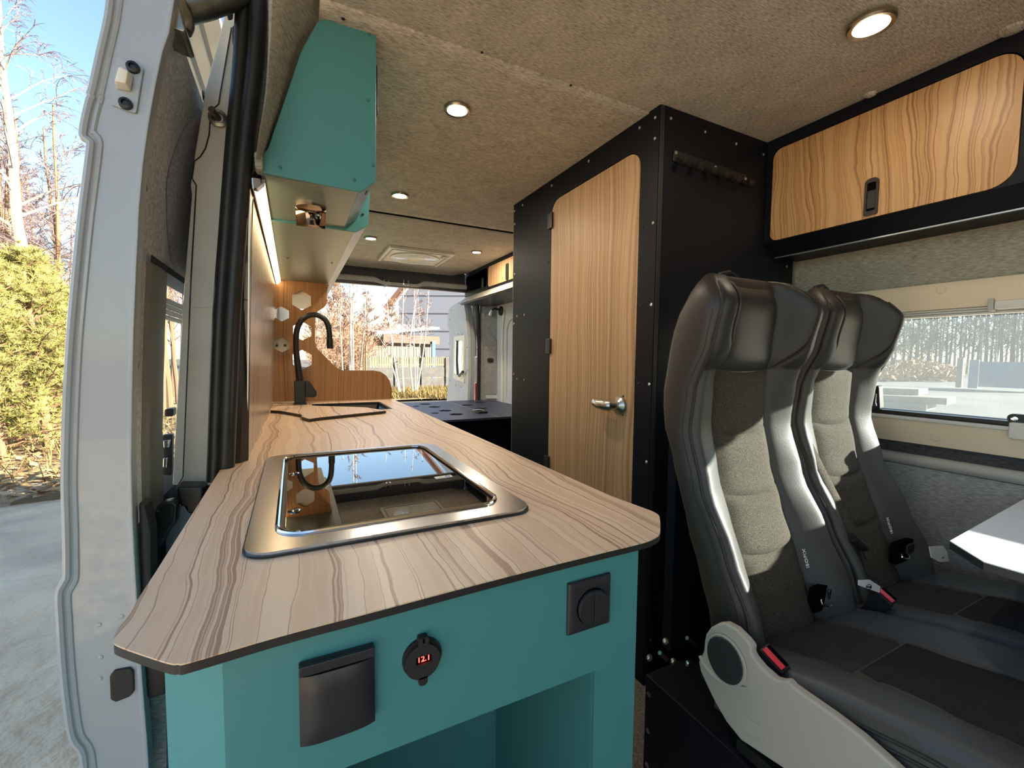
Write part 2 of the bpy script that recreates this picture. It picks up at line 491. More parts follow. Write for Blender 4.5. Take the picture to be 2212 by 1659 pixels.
def frame_matrix(o, x, y):
    x = Vector(x).normalized(); y = Vector(y); y = (y - x * x.dot(y)).normalized(); z = x.cross(y)
    return Matrix.Translation(Vector(o)) @ Matrix((x, y, z)).transposed().to_4x4()
def screw(parent, pos, axis, r=0.0042, m='screw_steel', name='screw'):
    """a small domed screw head; axis such as '-y' points out of the surface"""
    s = -1 if axis[0] == '-' else 1
    return MB().lathe([(r, 0), (r, s * 0.0012), (r * 0.6, s * 0.0022), (r * 0.3, s * 0.0012)], pos, axis[-1], 10).build(name, m, parent)

CZ = 1.81        # ceiling
FZ = 0.17        # floor
WR = 1.533       # right wall
#@@PART2
# ------------------------------------------------------------------ the setting: floor, ceiling, walls
fl = struct(MB().box(-0.16, 1.56, -1.7, 3.44, FZ - 0.06, FZ).build('floor', 'carpet'))
MB().box(-0.34, -0.16, -0.45, 1.06, FZ - 0.16, FZ - 0.10).build('door_step', 'black_plastic', fl)
MB().box(-0.20, 1.60, -1.75, 3.45, FZ - 0.30, FZ - 0.061).build('chassis', 'soft_black', fl)
ce = node('ceiling', (0.7, 1.2, CZ))
MB().box(0.06, 1.56, -0.45, 0.965, CZ, CZ + 0.05).build('ceiling_panel', 'felt_ceiling', ce)
def sag_panel(y0, y1, zf, m='felt_ceiling'):
    top = 0.03; mb = MB()
    rows = []
    N = 28
    for j in range(N + 1):
        y = y0 + (y1 - y0) * j / N
        rows.append([(0.06 + 1.5 * i / 40, y, zf(0.06 + 1.5 * i / 40, y)) for i in range(41)])
    mb.grid(rows)
    if y1 > 3:
        keep = []
        for f in mb.f:
            cx = sum(mb.v[i][0] for i in f) / len(f); cy = sum(mb.v[i][1] for i in f) / len(f)
            if not (0.56 < cx < 0.93 and 2.80 < cy < 3.17): keep.append(f)
        mb.f = keep
    o = mb.build('ceiling_panel', m, ce, recalc=False)
    s = o.modifiers.new('thickness', 'SOLIDIFY'); s.thickness = 0.02; s.offset = 1.0
    return o
sag_panel(0.952, 2.165, lambda x, y: CZ - 0.005)
sag_panel(2.178, 3.43, lambda x, y: CZ - 0.004 - 0.05 * max(0.0, (y - 3.25) / 0.18) ** 2 * min(1.0, max(0.0, (1.27 - x) / 0.12)))
MB().prism(rect(0.0, 1.58, -0.45, 3.44), 'z', CZ + 0.052, CZ + 0.075, [rect(0.58, 0.925, 2.815, 3.16, 0.02)]).build('roof_skin', 'white_body', ce)
MB().box(0.20, 1.40, 2.162, 2.181, CZ - 0.0065, CZ + 0.004).build('seam_strip', 'void', ce)
MB().box(-0.10, 1.58, -1.70, -0.452, CZ, CZ + 0.075).build('cab_roof', 'felt_ceiling', ce)
for px, py in ((741, 40), (1041, 113), (1233, 184)):
    p = at(px, py, 'z', CZ - 0.006); screw(ce, p, '-z', 0.0035, 'black_plastic')
for px, py, rr in ((1880, 203, 0.014), (2188, 62, 0.022)):
    p = at(px, py, 'z', CZ)
    MB().lathe([(rr, 0), (rr * 0.9, -0.004), (rr * 0.5, -0.007), (0.001, -0.008)], p, 'z', 18).build('felt_button', 'felt_ceiling', ce)

wr = struct(MB().prism([(-1.72, FZ - 0.1), (3.36, FZ - 0.1), (3.36, CZ + 0.05), (-1.45, CZ + 0.05), (-1.72, 1.6)], 'x', WR, WR + 0.05, [rect(-0.25, 0.70, 0.965, 1.262, 0.04)]).build('wall_right', 'felt_wall'))  # unseen cab stretch left windowless, added to keep sun off the worktop
MB().prism([(-0.55, FZ), (0.93, FZ), (0.93, 0.838), (-0.55, 0.838)], 'x', WR - 0.022, WR - 0.001).build('lower_lining', 'felt_lower', wr)
MB().tube([(WR - 0.014, -0.55, 0.854), (WR - 0.014, 0.2, 0.854), (WR - 0.014, 0.90, 0.854)], 0.0165, 14).build('padded_roll', 'light_plastic', wr)
MB().box(WR - 0.010, WR, -0.55, 0.91, 0.866, 0.905).build('felt_rebate', 'felt_dark', wr)
# rear stretch of the right wall, pale felt with a moulded recess
MB().prism(rect(1.79, 3.325, 0.60, 1.70), 'x', WR - 0.012, WR - 0.001, [rect(2.0, 3.13, 0.74, 1.42, 0.10)]).build('rear_lining', 'felt_light', wr)
MB().box(WR - 0.004, WR - 0.0005, 1.95, 3.16, 0.70, 1.45).build('recess_lining', 'felt_light', wr)
MB().tube(smooth_path([(WR - 0.018, 3.16, 1.50), (WR - 0.018, 3.19, 1.3), (WR - 0.018, 3.19, 1.0), (WR - 0.018, 3.185, 0.76)], 5), 0.009, 8).build('edge_strip', 'cream_white', wr)
# right rear pillar
pl = struct(MB().prism([(1.415, 3.43), (1.425, 3.395), (WR, 3.30), (1.58, 3.33), (1.58, 3.45), (1.43, 3.45)], 'z', 0.55, 1.80).build('trim_1', 'felt_lower'))
pn = Vector((-0.095, -0.108, 0)).normalized(); pt = Vector((0.108, -0.095, 0)).normalized()
def on_pillar(px, py):
    d = ray(px, py); o = Vector((1.425, 3.395, 0))
    t = (o - CAM).dot(pn) / d.dot(pn); return CAM + d * t
def pillar_pad(poly, m, name, h=0.006):
    q = [on_pillar(*p) for p in poly]; mb = MB()
    n = len(q); mb.add([v for v in q] + [v + pn * h for v in q], [tuple(range(n)), tuple(range(n, 2 * n))] + [(i, (i + 1) % n, (i + 1) % n + n, i + n) for i in range(n)])
    return mb.build(name, m, pl, bevel=0.002)
pillar_pad(rounded([(1047, 728), (1063, 724), (1073, 735), (1074, 852), (1046, 852)], 6, 4), 'felt_lower', 'moulded_panel')
pillar_pad(rounded([(1050, 853), (1077, 853), (1078, 861), (1050, 861)], 3, 3), 'felt_light', 'anchor_cover', 0.012)
for px, py in ((1046, 680), (1061, 680), (1051, 752), (1067, 752), (1055, 859), (1073, 859)):
    q = on_pillar(px, py)
    o = MB().lathe([(0.013, 0), (0.012, -0.006), (0.006, -0.010), (0.001, -0.0105)], (0, 0, 0), 'y', 14).build('screw_cap', 'light_plastic', pl)
    o.data.transform(Matrix.Translation(q) @ Matrix.Rotation(math.atan2(pn.x, -pn.y), 4, 'Z'))
q = on_pillar(1060, 778)
o = MB().prism(rounded([(-0.025, -0.018), (0.025, -0.018), (0.025, 0.018), (-0.025, 0.018)], 0.012), 'y', 0, -0.02).build('door_button', 'black_plastic', pl, bevel=0.003)
o.data.transform(Matrix.Translation(q) @ Matrix.Rotation(math.atan2(pn.x, -pn.y), 4, 'Z'))
# rear header over the open rear doors
hd = node('trim_2', (0.7, 3.42, 1.72))
MB().box(-0.10, 1.27, 3.39, 3.44, 1.685, 1.80).build('header_panel', 'felt_dark', hd, bevel=0.01)
rows = []
for k in range(60):
    x = -0.10 + 1.375 * k / 59
    b = 0.5 - 0.5 * math.cos(min(max((x - 0.55) / 0.07, 0), 1) * math.pi) - (0.5 - 0.5 * math.cos(min(max((x - 0.86) / 0.07, 0), 1) * math.pi))
    z0 = 1.682 - 0.012 * b; z1 = 1.712 - 0.030 * b
    rows.append([(x, 3.385, z1), (x, 3.368 - 0.012 * b, z1 - 0.012 + 0.008 * b), (x, 3.370 - 0.012 * b, z0 - 0.006), (x, 3.40, z0 - 0.012)])
MB().grid(rows).build('header_lip', 'felt_lower', hd)
MB().box(-0.10, 1.40, 3.395, 3.44, 1.652, 1.676).build('header_seal', 'rubber', hd, bevel=0.008)
for px in (835, 877):
    p = at(px, 611, 'y', 3.36)
    MB().tube([p + Vector((-0.016, 0, 0.02)), p + Vector((-0.02, -0.004, -0.012)), p + Vector((0, -0.008, -0.022)), p + Vector((0.02, -0.004, -0.012)), p + Vector((0.016, 0, 0.02))], 0.0035, 8).build('hook_loop', 'chrome', hd)
# rear opening: seals, left pillar
struct(MB().tube([(1.405, 3.425, 0.70), (1.408, 3.425, 1.2), (1.39, 3.425, 1.62)], 0.016, 10).build('trim_3', 'rubber'))
struct(MB().prism([(-0.20, 3.30), (-0.075, 3.30), (-0.03, 3.36), (-0.02, 3.45), (-0.20, 3.45)], 'z', 0.45, 1.80).build('trim_4', 'white_body'))
# left side of the body behind the sliding door opening
wl = node('wall_left', (-0.15, 2.2, 0.9))
MB().prism([(-0.205, 0.10), (-0.215, 0.9), (-0.17, 1.45), (-0.10, 1.86), (-0.05, 1.86), (-0.085, 1.46), (-0.125, 0.9), (-0.12, 0.10)], 'y', 1.125, 3.44).build('side_panel', 'white_body', wl)
MB().box(-0.16, 0.09, -0.55, 0.90, 1.815, 1.90).build('door_header', 'white_body', wl)
MB().prism([(-0.085, 1.46), (-0.05, 1.86), (0.09, 1.86), (0.075, 1.80), (0.03, 1.74), (-0.03, 1.55)], 'y', 1.05, 3.40).build('roof_cove', 'felt_wall', wl)
# felt lining wrapped round the rear edge of the door opening
S_ = [(553, 345), (558, 300), (573, 200), (579, 100), (580, 0), (577, -70)]
E_ = [(572, 345), (588, 300), (625, 200), (655, 100), (716, 0), (716, -70)]
rows = []
for (a, b) in zip(smooth_path([(*p, 0) for p in S_], 5), smooth_path([(*p, 0) for p in E_], 5)):
    r_ = []
    for t, yy in ((0.0, 0.965), (0.06, 0.945), (0.25, 0.955), (0.5, 0.985), (0.78, 1.012), (1.0, 1.03)):
        r_.append(tuple(at(a.x + (b.x - a.x) * t, a.y + (b.y - a.y) * t, 'y', yy)))
    rows.append(r_)
MB().grid(rows).build('pillar_lining', 'felt_wall', wl, ang=60)
MB().prism(rounded([tuple(at(x, y, 'y', 1.0)[i] for i in (0, 2)) for x, y in ((549, 333), (569, 333), (569, 374), (552, 372))], 0.006), 'y', 0.985, 1.015).build('felt_pad', 'felt_wall', wl, bevel=0.004)
# wood laminate on the left wall between worktop and upper cabinets
wp = MB().add([(-0.091, 1.085, 0.9), (-0.085, 2.335, 0.9), (-0.066, 2.335, 1.476), (-0.068, 1.02, 1.476),
               (-0.101, 1.085, 0.9), (-0.095, 2.335, 0.9), (-0.076, 2.335, 1.476), (-0.078, 1.02, 1.476)],
              [(0, 1, 2, 3), (7, 6, 5, 4), (0, 4, 5, 1), (1, 5, 6, 2), (2, 6, 7, 3), (3, 7, 4, 0)]).build('wall_panel', 'wood_wall', wl)
MB().add([(-0.0912, 1.083, 0.9), (-0.0682, 1.018, 1.476), (-0.0935, 1.083, 0.9), (-0.0705, 1.018, 1.476), (-0.0912, 1.079, 0.9), (-0.0682, 1.014, 1.476), (-0.0935, 1.079, 0.9), (-0.0705, 1.014, 1.476)],
         [(0, 1, 3, 2), (4, 6, 7, 5), (0, 4, 5, 1), (2, 3, 7, 6), (0, 2, 6, 4), (1, 5, 7, 3)]).build('panel_edging', 'aluminium', wl)
# rubber seal of the door opening: bulb, outer lip, flat trim
def px_tube(pts, y, r, name, m, parent, flat=1.0):
    q = smooth_path([at(x, yy, 'y', y if not isinstance(y, list) else 0) for x, yy in pts], 6)
    return MB().tube(q, r, 12, flat=flat).build(name, m, parent)
se = node('trim_5', (-0.12, 1.02, 1.3))
px_tube([(460, 1040), (463, 1000), (474, 700), (488, 500), (503, 300), (517, 150), (523, 20), (520, -70)], 1.02, 0.0125, 'outer_lip', 'rubber', se)
px_tube([(484, 1040), (487, 1000), (499, 700), (513, 500), (530, 300), (549, 150), (557, 20), (552, -70)], 1.02, 0.0165, 'bulb', 'rubber', se)
q0 = [(500, 1040), (503, 985), (514, 700), (526, 500), (543, 300)]; q1 = [(536, 1040), (537, 985), (541, 700), (545, 500), (551, 345)]
rows = [[tuple(at(*a, 'y', 1.045)), tuple(at((a[0] + b[0]) / 2, (a[1] + b[1]) / 2, 'y', 1.05)), tuple(at(*b, 'y', 1.07))] for a, b in zip(q0, q1)]
MB().grid(rows).build('flat_trim', 'rubber', se)
# white metal pillar edge outside the seal
pa = node('trim_6', (-0.18, 1.09, 1.3))
def px_plate(pts, y0, y1, name, m, parent, bevel=0.003, r=0):
    pts = [tuple(at(x, yy, 'y', y0)[i] for i in (0, 2)) for x, yy in pts]
    if r: pts = rounded(pts, r)
    return MB().prism(pts, 'y', y0, y1).build(name, m, parent, bevel=bevel)
px_plate([(500, -30), (470, 90), (444, 190), (424, 310), (411, 400), (414, 420), (398, 610), (386, 800), (377, 960), (372, 1048), (420, 1052), (470, 1048), (480, 700), (500, 400), (525, 150), (530, -30)], 1.085, 1.13, 'pillar_plate', 'white_body', pa)
px_plate([(500, 60), (476, 200), (472, 225), (455, 240), (452, 290), (444, 320), (433, 338), (420, 348), (415, 385), (424, 400), (412, 610), (398, 960), (395, 1030), (384, 1048), (470, 1048), (480, 700), (500, 400), (525, 150)], 1.078, 1.088, 'pillar_overlap', 'white_body', pa, bevel=0.002)
MB().tube([at(x, y, 'y', 1.0765) for x, y in ((500, 60), (476, 200), (472, 225), (455, 240), (452, 290), (444, 320), (433, 338), (420, 348), (415, 385), (424, 400), (412, 610), (398, 960), (395, 1030), (384, 1048))], 0.0012, 5).build('sealant_line', 'socket_grey', pa)
px_plate([(418, 664), (470, 664), (470, 660), (418, 660)], 1.074, 1.08, 'weld_line', 'white_body', pa, 0)
px_plate([(501, 55), (514, 50), (514, 92), (501, 92)], 1.05, 1.075, 'rubber_stop', 'rubber', pa)
q = at(471, 256, 'y', 1.075)
MB().lathe([(0.017, 0), (0.017, -0.004), (0.011, -0.006), (0.009, -0.003)], q, 'y', 20).build('stud_washer', 'zinc', pa)
MB().tube([q, q + Vector((-0.008, -0.022, 0.006))], [0.0075, 0.0065], 12).build('door_guide_stud', 'zinc', pa)
MB().box(-0.30, -0.13, 0.84, 3.4, 1.865, 1.875).build('upper_rail_cover', 'grey_body', pa)
for k, (x0, x1, z) in enumerate(((-0.245, -0.215, 1.858), (-0.205, -0.175, 1.862), (-0.165, -0.13, 1.858))):
    MB().box(x0, x1, 0.84, 3.4, z, z + 0.012).build('rail_rib', 'white_body', pa, bevel=0.003)

# ------------------------------------------------------------------ cab end of the van (behind the camera): unseen shell, shaped to let light in or hold it off
MB().box(-0.17, -0.12, -1.70, -0.50, FZ - 0.1, 0.93).build('cab_side', 'white_body', wl)
struct(MB().box(-0.17, 0.5, -1.78, -1.70, FZ - 0.1, 0.45).box(0.5, WR + 0.05, -1.78, -1.70, FZ - 0.1, CZ).build('wall_front_blocker', 'soft_black'))  # added light blocker: right half closed to shade the seats, left kept low

# ------------------------------------------------------------------ window in the right wall
w1 = node('window_1', (WR, 0.2, 1.1))
wf = MB().prism(rect(-0.42, 0.86, 0.900, 1.330, 0.03), 'x', WR - 0.016, WR - 0.001, [rect(-0.25, 0.70, 0.965, 1.262, 0.03)]).build('window_frame', 'cream', w1, bevel=0.003)
MB().prism(rect(-0.26, 0.71, 0.955, 1.272, 0.035), 'x', WR + 0.035, WR + 0.052, [rect(-0.235, 0.685, 0.985, 1.245, 0.03)]).build('outer_frame', 'black_plastic', w1)
MB().prism(rect(-0.245, 0.695, 0.97, 1.257, 0.03), 'x', WR + 0.040, WR + 0.044).build('window_pane', 'window_glass', w1)
MB().box(WR - 0.020, WR + 0.03, -0.25, 0.70, 0.962, 0.972).build('sill_rail', 'pale_plastic', w1, bevel=0.003)
MB().box(WR - 0.006, WR + 0.03, -0.25, 0.70, 0.973, 0.984).build('pane_seal', 'rubber', w1, bevel=0.002)
for k in range(3):
    MB().box(WR - 0.006 + 0.004 * k, WR + 0.03, -0.25, 0.70, 1.262 - 0.006 * (k + 1), 1.2615 - 0.006 * k).build('blind_slat', 'pale_plastic', w1, bevel=0.0015)
MB().box(WR - 0.024, WR + 0.0, -0.25, 0.425, 1.252, 1.272).build('blind_handle', 'pale_plastic', w1, bevel=0.004)
MB().box(WR - 0.026, WR + 0.0, 0.425, 0.435, 1.248, 1.278).build('blind_clip', 'light_plastic', w1, bevel=0.002)
for px, py in ((2033, 626), (1847, 646), (2022, 945)):
    q = at(px, py, 'x', WR - 0.016)
    MB().lathe([(0.010, 0), (0.009, -0.002), (0.001, -0.0025)], q, 'x', 16).build('screw_cover', 'cream', w1)
for yc_, tilt in ((0.655, 0), (0.372, 1)):
    if tilt == 0:
        h = MB().prism(rounded([(yc_ - 0.012, 0.985), (yc_ + 0.012, 0.985), (yc_ + 0.010, 1.03), (yc_, 1.055), (yc_ - 0.006, 1.05)], 0.005), 'x', WR - 0.012, WR + 0.012).build('window_catch', 'black_plastic', w1, bevel=0.003)
        MB().tube([(WR - 0.010, yc_, 0.99), (WR - 0.030, yc_ - 0.004, 1.005), (WR - 0.034, yc_ - 0.006, 1.03)], 0.005, 8).build('catch_lever', 'socket_grey', h)
    else:
        h = MB().prism(rect(yc_ - 0.03, yc_ + 0.012, 0.945, 0.985, 0.006), 'x', WR - 0.03, WR - 0.006).build('window_catch', 'pale_plastic', w1, bevel=0.004)
        MB().prism(rect(yc_ - 0.03, yc_ + 0.016, 0.982, 1.004, 0.010), 'x', WR - 0.026, WR - 0.012, [ellipse(yc_ + 0.004, 0.993, 0.006, 0.005, 12)]).build('catch_lever', 'black_plastic', h)

# ------------------------------------------------------------------ sliding door, slid back outside the body
d1 = node('door_1', (-0.25, 0.9, 0.9))
YD = 0.85
outer = [(238, -30), (230, 40), (212, 120), (197, 190), (192, 205), (195, 212), (191, 216), (180, 262), (176, 290), (179, 300), (190, 308), (192, 318), (182, 400), (172, 480), (160, 600), (148, 740), (140, 900), (137, 1040), (140, 1150), (141, 1235), (138, 1250), (127, 1270), (124, 1290), (126, 1330), (132, 1430), (141, 1520), (150, 1580), (160, 1605), (176, 1630), (181, 1700)]
inner = [(382, -30), (366, 70), (352, 110), (336, 185), (322, 265), (310, 350), (301, 450), (294, 600), (289, 720), (286, 860), (284, 1000), (287, 1120), (291, 1200), (296, 1290), (302, 1390), (310, 1500), (318, 1600), (324, 1700)]
px_plate(outer + inner[::-1], YD, YD + 0.015, 'door_edge', 'white_paint', d1, bevel=0.002)
def shifted(path, dx):
    P = [(p.x, p.y) for p in smooth_path([(x, y, 0) for x, y in path], 3)]; out = []
    for i in range(len(P)):
        a, b = Vector(P[max(i - 2, 0)]), Vector(P[min(i + 2, len(P) - 1)]); t = (b - a).normalized()
        out.append((P[i][0] - t.y * -dx if False else P[i][0] + t.y * dx, P[i][1] - t.x * dx))
    return out
# stepped outer flange and its groove, standing proud of the edge
for dx, r, yy, nm in ((4, 0.0055, YD - 0.002, 'outer_flange'), (15, 0.004, YD + 0.001, 'flange_step'), (25, 0.004, YD + 0.001, 'flange_step')):
    MB().tube([at(x, y, 'y', yy) for x, y in shifted(outer, dx)], r, 8).build(nm, 'white_paint', d1)
px_plate([(x - 11, y) for x, y in inner] + inner[::-1], YD - 0.006, YD + 0.02, 'inner_flange', 'white_paint', d1, bevel=0.002)
# body of the door behind its edge, felt lining with the window opening
def ins(px, py, dx=0.0): p = at(px, py, 'y', YD + 0.03); return p.x + dx, p.z
dep = [YD + 0.03, YD + 0.09, YD + 0.20, YD + 0.5, YD + 0.9, YD + 1.3]
IN = [ins(x, y) for x, y in inner]
def door_x(z):
    zz = sorted((b, a) for a, b in IN)
    return interp({b: a for b, a in zz}, z)
def door_strip(z0, z1, y0, y1, name, m, off=0.0, n=10, ny=5):
    rows = []
    for j in range(ny + 1):
        y = y0 + (y1 - y0) * j / ny
        rows.append([(door_x(z0 + (z1 - z0) * i / n) + off - 0.035 * min(1, (y - YD) / 0.5) * 0, y, z0 + (z1 - z0) * i / n) for i in range(n + 1)])
    return MB().grid(rows).build(name, m, d1, recalc=False)
Z0, Z1, ZT = 0.84, 1.285, 1.66
door_strip(Z1, ZT, YD + 0.012, YD + 1.1, 'upper_lining', 'felt_door', -0.003)
door_strip(Z0, Z1, YD + 0.012, YD + 0.095, 'pillar_felt', 'felt_door', -0.004)
door_strip(0.20, Z0, YD + 0.012, YD + 1.1, 'lower_lining', 'felt_dark', -0.004)  # shade of the door gap put into a darker felt colour
rows = []
for k in range(15):
    z = Z1 + 0.02 + 0.33 * k / 14; ya_ = YD + 0.17 + 0.10 * abs((z - 1.45) / 0.17) ** 1.5
    rows.append([(door_x(z) - 0.002 + (0.008 if f > 0 else 0), ya_ + f, z) for f in (0, 0.02, 0.3, 0.8)])
MB().grid(rows).build('lining_bulge', 'felt_recess', d1, recalc=False)
mb = MB()
rows = [[(door_x(z) + e, y, z) for z in [Z0 + 0.0245 * k for k in range(17)] + [1.252, 1.27, 1.280]] for y, e in ((YD + 0.090, -0.010), (YD + 0.098, 0.002), (YD + 0.15, 0.004), (YD + 0.205, 0.002), (YD + 0.213, -0.02))]
MB().grid(rows).build('window_post', 'post_grey', d1, recalc=False)
rows = [[(door_x(z) + e, y, z) for y in (YD + 0.09, YD + 1.1)] for z, e in ((1.2795, 0.003), (1.292, 0.003))]
MB().grid(rows).build('window_header', 'felt_dark', d1, recalc=False)
rows = [[(door_x(z) - 0.080, y, z) for z in (Z0, 0.95, 1.1, 1.2, Z1)] for y in (YD + 0.212, YD + 1.1)]
MB().grid(rows).build('door_pane', 'door_glass', d1, recalc=False)
for k in range(4):
    z = 1.245 - 0.012 * k
    MB().box(door_x(z) - 0.030, door_x(z) - 0.022, YD + 0.215, YD + 1.0, z - 0.010, z).build('vent_slat', 'light_plastic', d1, bevel=0.002)
for px, py in ((323, 402), (298, 787), (397, 197)):
    y = YD + 0.05 if px < 390 else YD + 0.30
    q = at(px, py, 'y', y)
    MB().lathe([(0.010, 0), (0.009, 0.004), (0.001, 0.005)], (door_x(q.z) - 0.004, y, q.z), 'x', 14, 1.0, 1.0).build('lining_clip', 'socket_grey', d1)
# outer skin of the door
rows = []
for j in range(6):
    y = YD + 0.03 + 1.3 * j / 5
    rows.append([(at(x + 20, yy, 'y', YD).x, y, at(x, yy, 'y', YD).z) for x, yy in outer[2:]])
lo = MB()
zs = [0.45, 0.6, 0.75, 0.82]
rows = [[(-0.29, y, z) for z in (0.2, 0.4, 0.6, 0.83)] for y in (YD + 0.04, YD + 1.25)]
MB().grid(rows).build('outer_skin', 'white_paint', d1, recalc=False)
rows = [[(-0.262 + 0.05 * t, y, 1.285 + 0.4 * t) for t in (0, 0.5, 1)] for y in (YD + 0.04, YD + 1.25)]
MB().grid(rows).build('outer_skin', 'white_paint', d1, recalc=False)
# wedge plate with its two screws
wpz = px_plate([(253, 120), (310, 146), (294, 245), (238, 225)], YD - 0.004, YD, 'guide_plate', 'white_paint', d1, 0.0015, r=0.003)
def wedge(px):
    q = [at(x, y, 'y', YD - 0.004) for x, y in px]; c = sum(q, Vector()) / 4
    top = [(p * 0.75 + c * 0.25) + Vector((0, -0.017, 0)) for p in q]
    mb = MB().add(q + top, [(0, 1, 2, 3), (4, 5, 6, 7)] + [(i, (i + 1) % 4, (i + 1) % 4 + 4, i + 4) for i in range(4)])
    return mb.build('guide_wedge', 'cream_white', wpz, bevel=0.003)
wedge([(262, 150), (290, 163), (284, 200), (250, 193)])
for px, py in ((288, 147), (272, 225)):
    q = at(px, py, 'y', YD - 0.004)
    MB().lathe([(0.0085, 0), (0.0078, -0.005), (0.0045, -0.0062), (0.0035, -0.003), (0.001, -0.003)], q, 'y', 18).build('torx_screw', 'black_plastic', wpz)
px_plate([(236, 1462), (246, 1450), (280, 1444), (288, 1452), (289, 1496), (280, 1506), (250, 1518), (238, 1512)], YD - 0.005, YD + 0.002, 'blanking_plug', 'soft_black', d1, 0.002)
for px, py in ((213, 1350), (217, 1420), (215, 1466), (262, 1332)):
    q = at(px, py, 'y', YD)
    MB().lathe([(0.004, 0), (0.003, -0.001), (0.001, -0.0012)], q, 'y', 12).build('paint_dimple', 'white_paint', d1)
# roller arm at the top of the door
ra = thing('roller_arm', 'greyish cast metal roller arm at the top of the white sliding door', 'hinge', tuple(at(420, 20, 'y', 0.95)))
MB().tube([at(385, 20, 'y', 0.92), at(440, 8, 'y', 0.96), at(500, -6, 'y', 1.0), at(540, -16, 'y', 1.03)], [0.024, 0.024, 0.021, 0.018], 14).build('arm', 'zinc', ra, bevel=0)
px_plate([(344, -20), (372, -20), (392, 30), (402, 66), (394, 68), (372, 60), (352, 48), (343, 30)], 0.86, 0.93, 'bracket', 'zinc', ra, 0.005)
MB().lathe([(0.020, 0.0), (0.024, 0.01), (0.022, 0.05), (0.014, 0.06)], at(383, 64, 'y', 0.92), 'z', 14).build('pivot', 'zinc', ra)
px_plate([(478, -20), (500, -20), (498, 12), (486, 14)], 0.98, 1.02, 'roller_bracket', 'zinc', ra, 0.003)
# latch and black hardware at the foot of the door gap
la = thing('door_latch', 'black and chrome latch beside the white pillar in the sliding door gap', 'latch', tuple(at(360, 990, 'y', 1.10)))
px_plate([(349, 940), (372, 938), (371, 1028), (347, 1026), (350, 985)], 1.10, 1.12, 'latch_plate', 'black_plastic', la, 0.003)
px_plate([(352, 952), (366, 950), (364, 968), (353, 968)], 1.085, 1.10, 'latch_claw', 'chrome', la, 0.002)
px_plate([(352, 990), (362, 988), (360, 1012), (351, 1010)], 1.085, 1.10, 'latch_claw', 'chrome', la, 0.002)
px_plate([(355, 884), (374, 882), (374, 900), (354, 900)], 1.10, 1.13, 'latch_lever', 'black_plastic', la, 0.003)
hp = thing('door_pull', 'dark plastic pull handle with a pocket low in the sliding door gap', 'handle', tuple(at(345, 1150, 'y', 1.0)))
px_plate([(332, 1100), (350, 1088), (372, 1082), (382, 1090), (380, 1130), (362, 1150), (350, 1180), (332, 1190)], 0.99, 1.02, 'pull_surround', 'socket_grey', hp, 0.004)
px_plate([(338, 1106), (352, 1095), (370, 1090), (375, 1096), (373, 1126), (356, 1142), (345, 1166), (338, 1168)], 0.985, 0.992, 'pull_pocket', 'black_plastic', hp, 0.002)
px_plate([(298, 1086), (314, 1090), (326, 1150), (328, 1280), (306, 1300)], 0.86, 0.90, 'handle_stalk', 'soft_black', hp, 0.006)
px_plate([(362, 1110), (400, 1080), (420, 1090), (400, 1180), (355, 1210), (352, 1160)], 1.03, 1.06, 'cable_cover', 'gate_blue', hp, 0.01)
px_plate([(378, 1052), (440, 1052), (436, 1108), (400, 1112), (384, 1085)], 1.03, 1.08, 'runner_block', 'black_plastic', hp, 0.006)
# grey felt seen between the door and the kitchen unit, lower left
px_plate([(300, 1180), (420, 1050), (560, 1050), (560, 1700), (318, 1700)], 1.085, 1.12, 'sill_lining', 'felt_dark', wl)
px_plate([(316, 1430), (360, 1430), (360, 1720), (324, 1720)], 0.92, 0.96, 'sill_trim', 'felt_lower', wl)
px_plate([(311, 1434), (360, 1440), (360, 1500), (318, 1512)], 0.86, 0.90, 'lock_cover', 'black_plastic', wl, 0.004)

# ------------------------------------------------------------------ rear right door, standing open
d2 = node('door_2', (1.30, 3.45, 0.6))
q = lambda px, py: tuple(at(px, py, 'x', 1.30)[i] for i in (1, 2))
prof = [q(1001, 647), q(992, 652), q(972, 664), q(968, 676), q(966, 700), q(970, 712), q(971, 760), q(970, 800), q(968, 830), (3.97, 0.70), (3.97, 0.40), (3.44, 0.40), q(1010, 862), q(1012, 800), q(1011, 730), q(1006, 680)]
MB().prism(prof, 'x', 1.30, 1.325, [[q(982, 726), q(1006, 724), q(1004, 828), q(980, 818)]]).build('door_lining', 'felt_light', d2)
MB().prism(prof, 'x', 1.327, 1.36, [[q(984, 730), q(1005, 728), q(1003, 822), q(982, 812)]]).build('door_shell', 'white_paint', d2)
MB().prism([q(983, 727), q(1006, 724), q(1004, 827), q(981, 817)], 'x', 1.287, 1.30, [[q(986, 738), q(1003, 736), q(1002, 814), q(984, 806)]]).build('window_surround', 'cream_white', d2, bevel=0.003)
MB().prism([q(986, 738), q(1003, 736), q(1002, 814), q(984, 806)], 'x', 1.338, 1.342).build('door_pane', 'door_glass', d2)
MB().tube([at(988, 736, 'x', 1.28), at(987, 780, 'x', 1.275), at(989, 810, 'x', 1.28)], 0.012, 8).build('blind_roller', 'socket_grey', d2)
MB().tube([at(992, 812, 'x', 1.27), at(1000, 803, 'x', 1.27)], 0.012, 8).build('window_catch', 'black_plastic', d2)
for px, py in ((975, 670), (991, 655), (972, 690), (970, 742), (1007, 690), (1009, 750), (1010, 800), (972, 822), (990, 722), (998, 722), (985, 832), (996, 836)):
    screw(d2, at(px, py, 'x', 1.30), '-x', 0.006, 'socket_grey', 'lining_clip')
tl = thing('tail_lamp', 'red and white tail lamp on the rear corner beyond the bed board', 'lamp', (1.44, 3.47, 0.75))
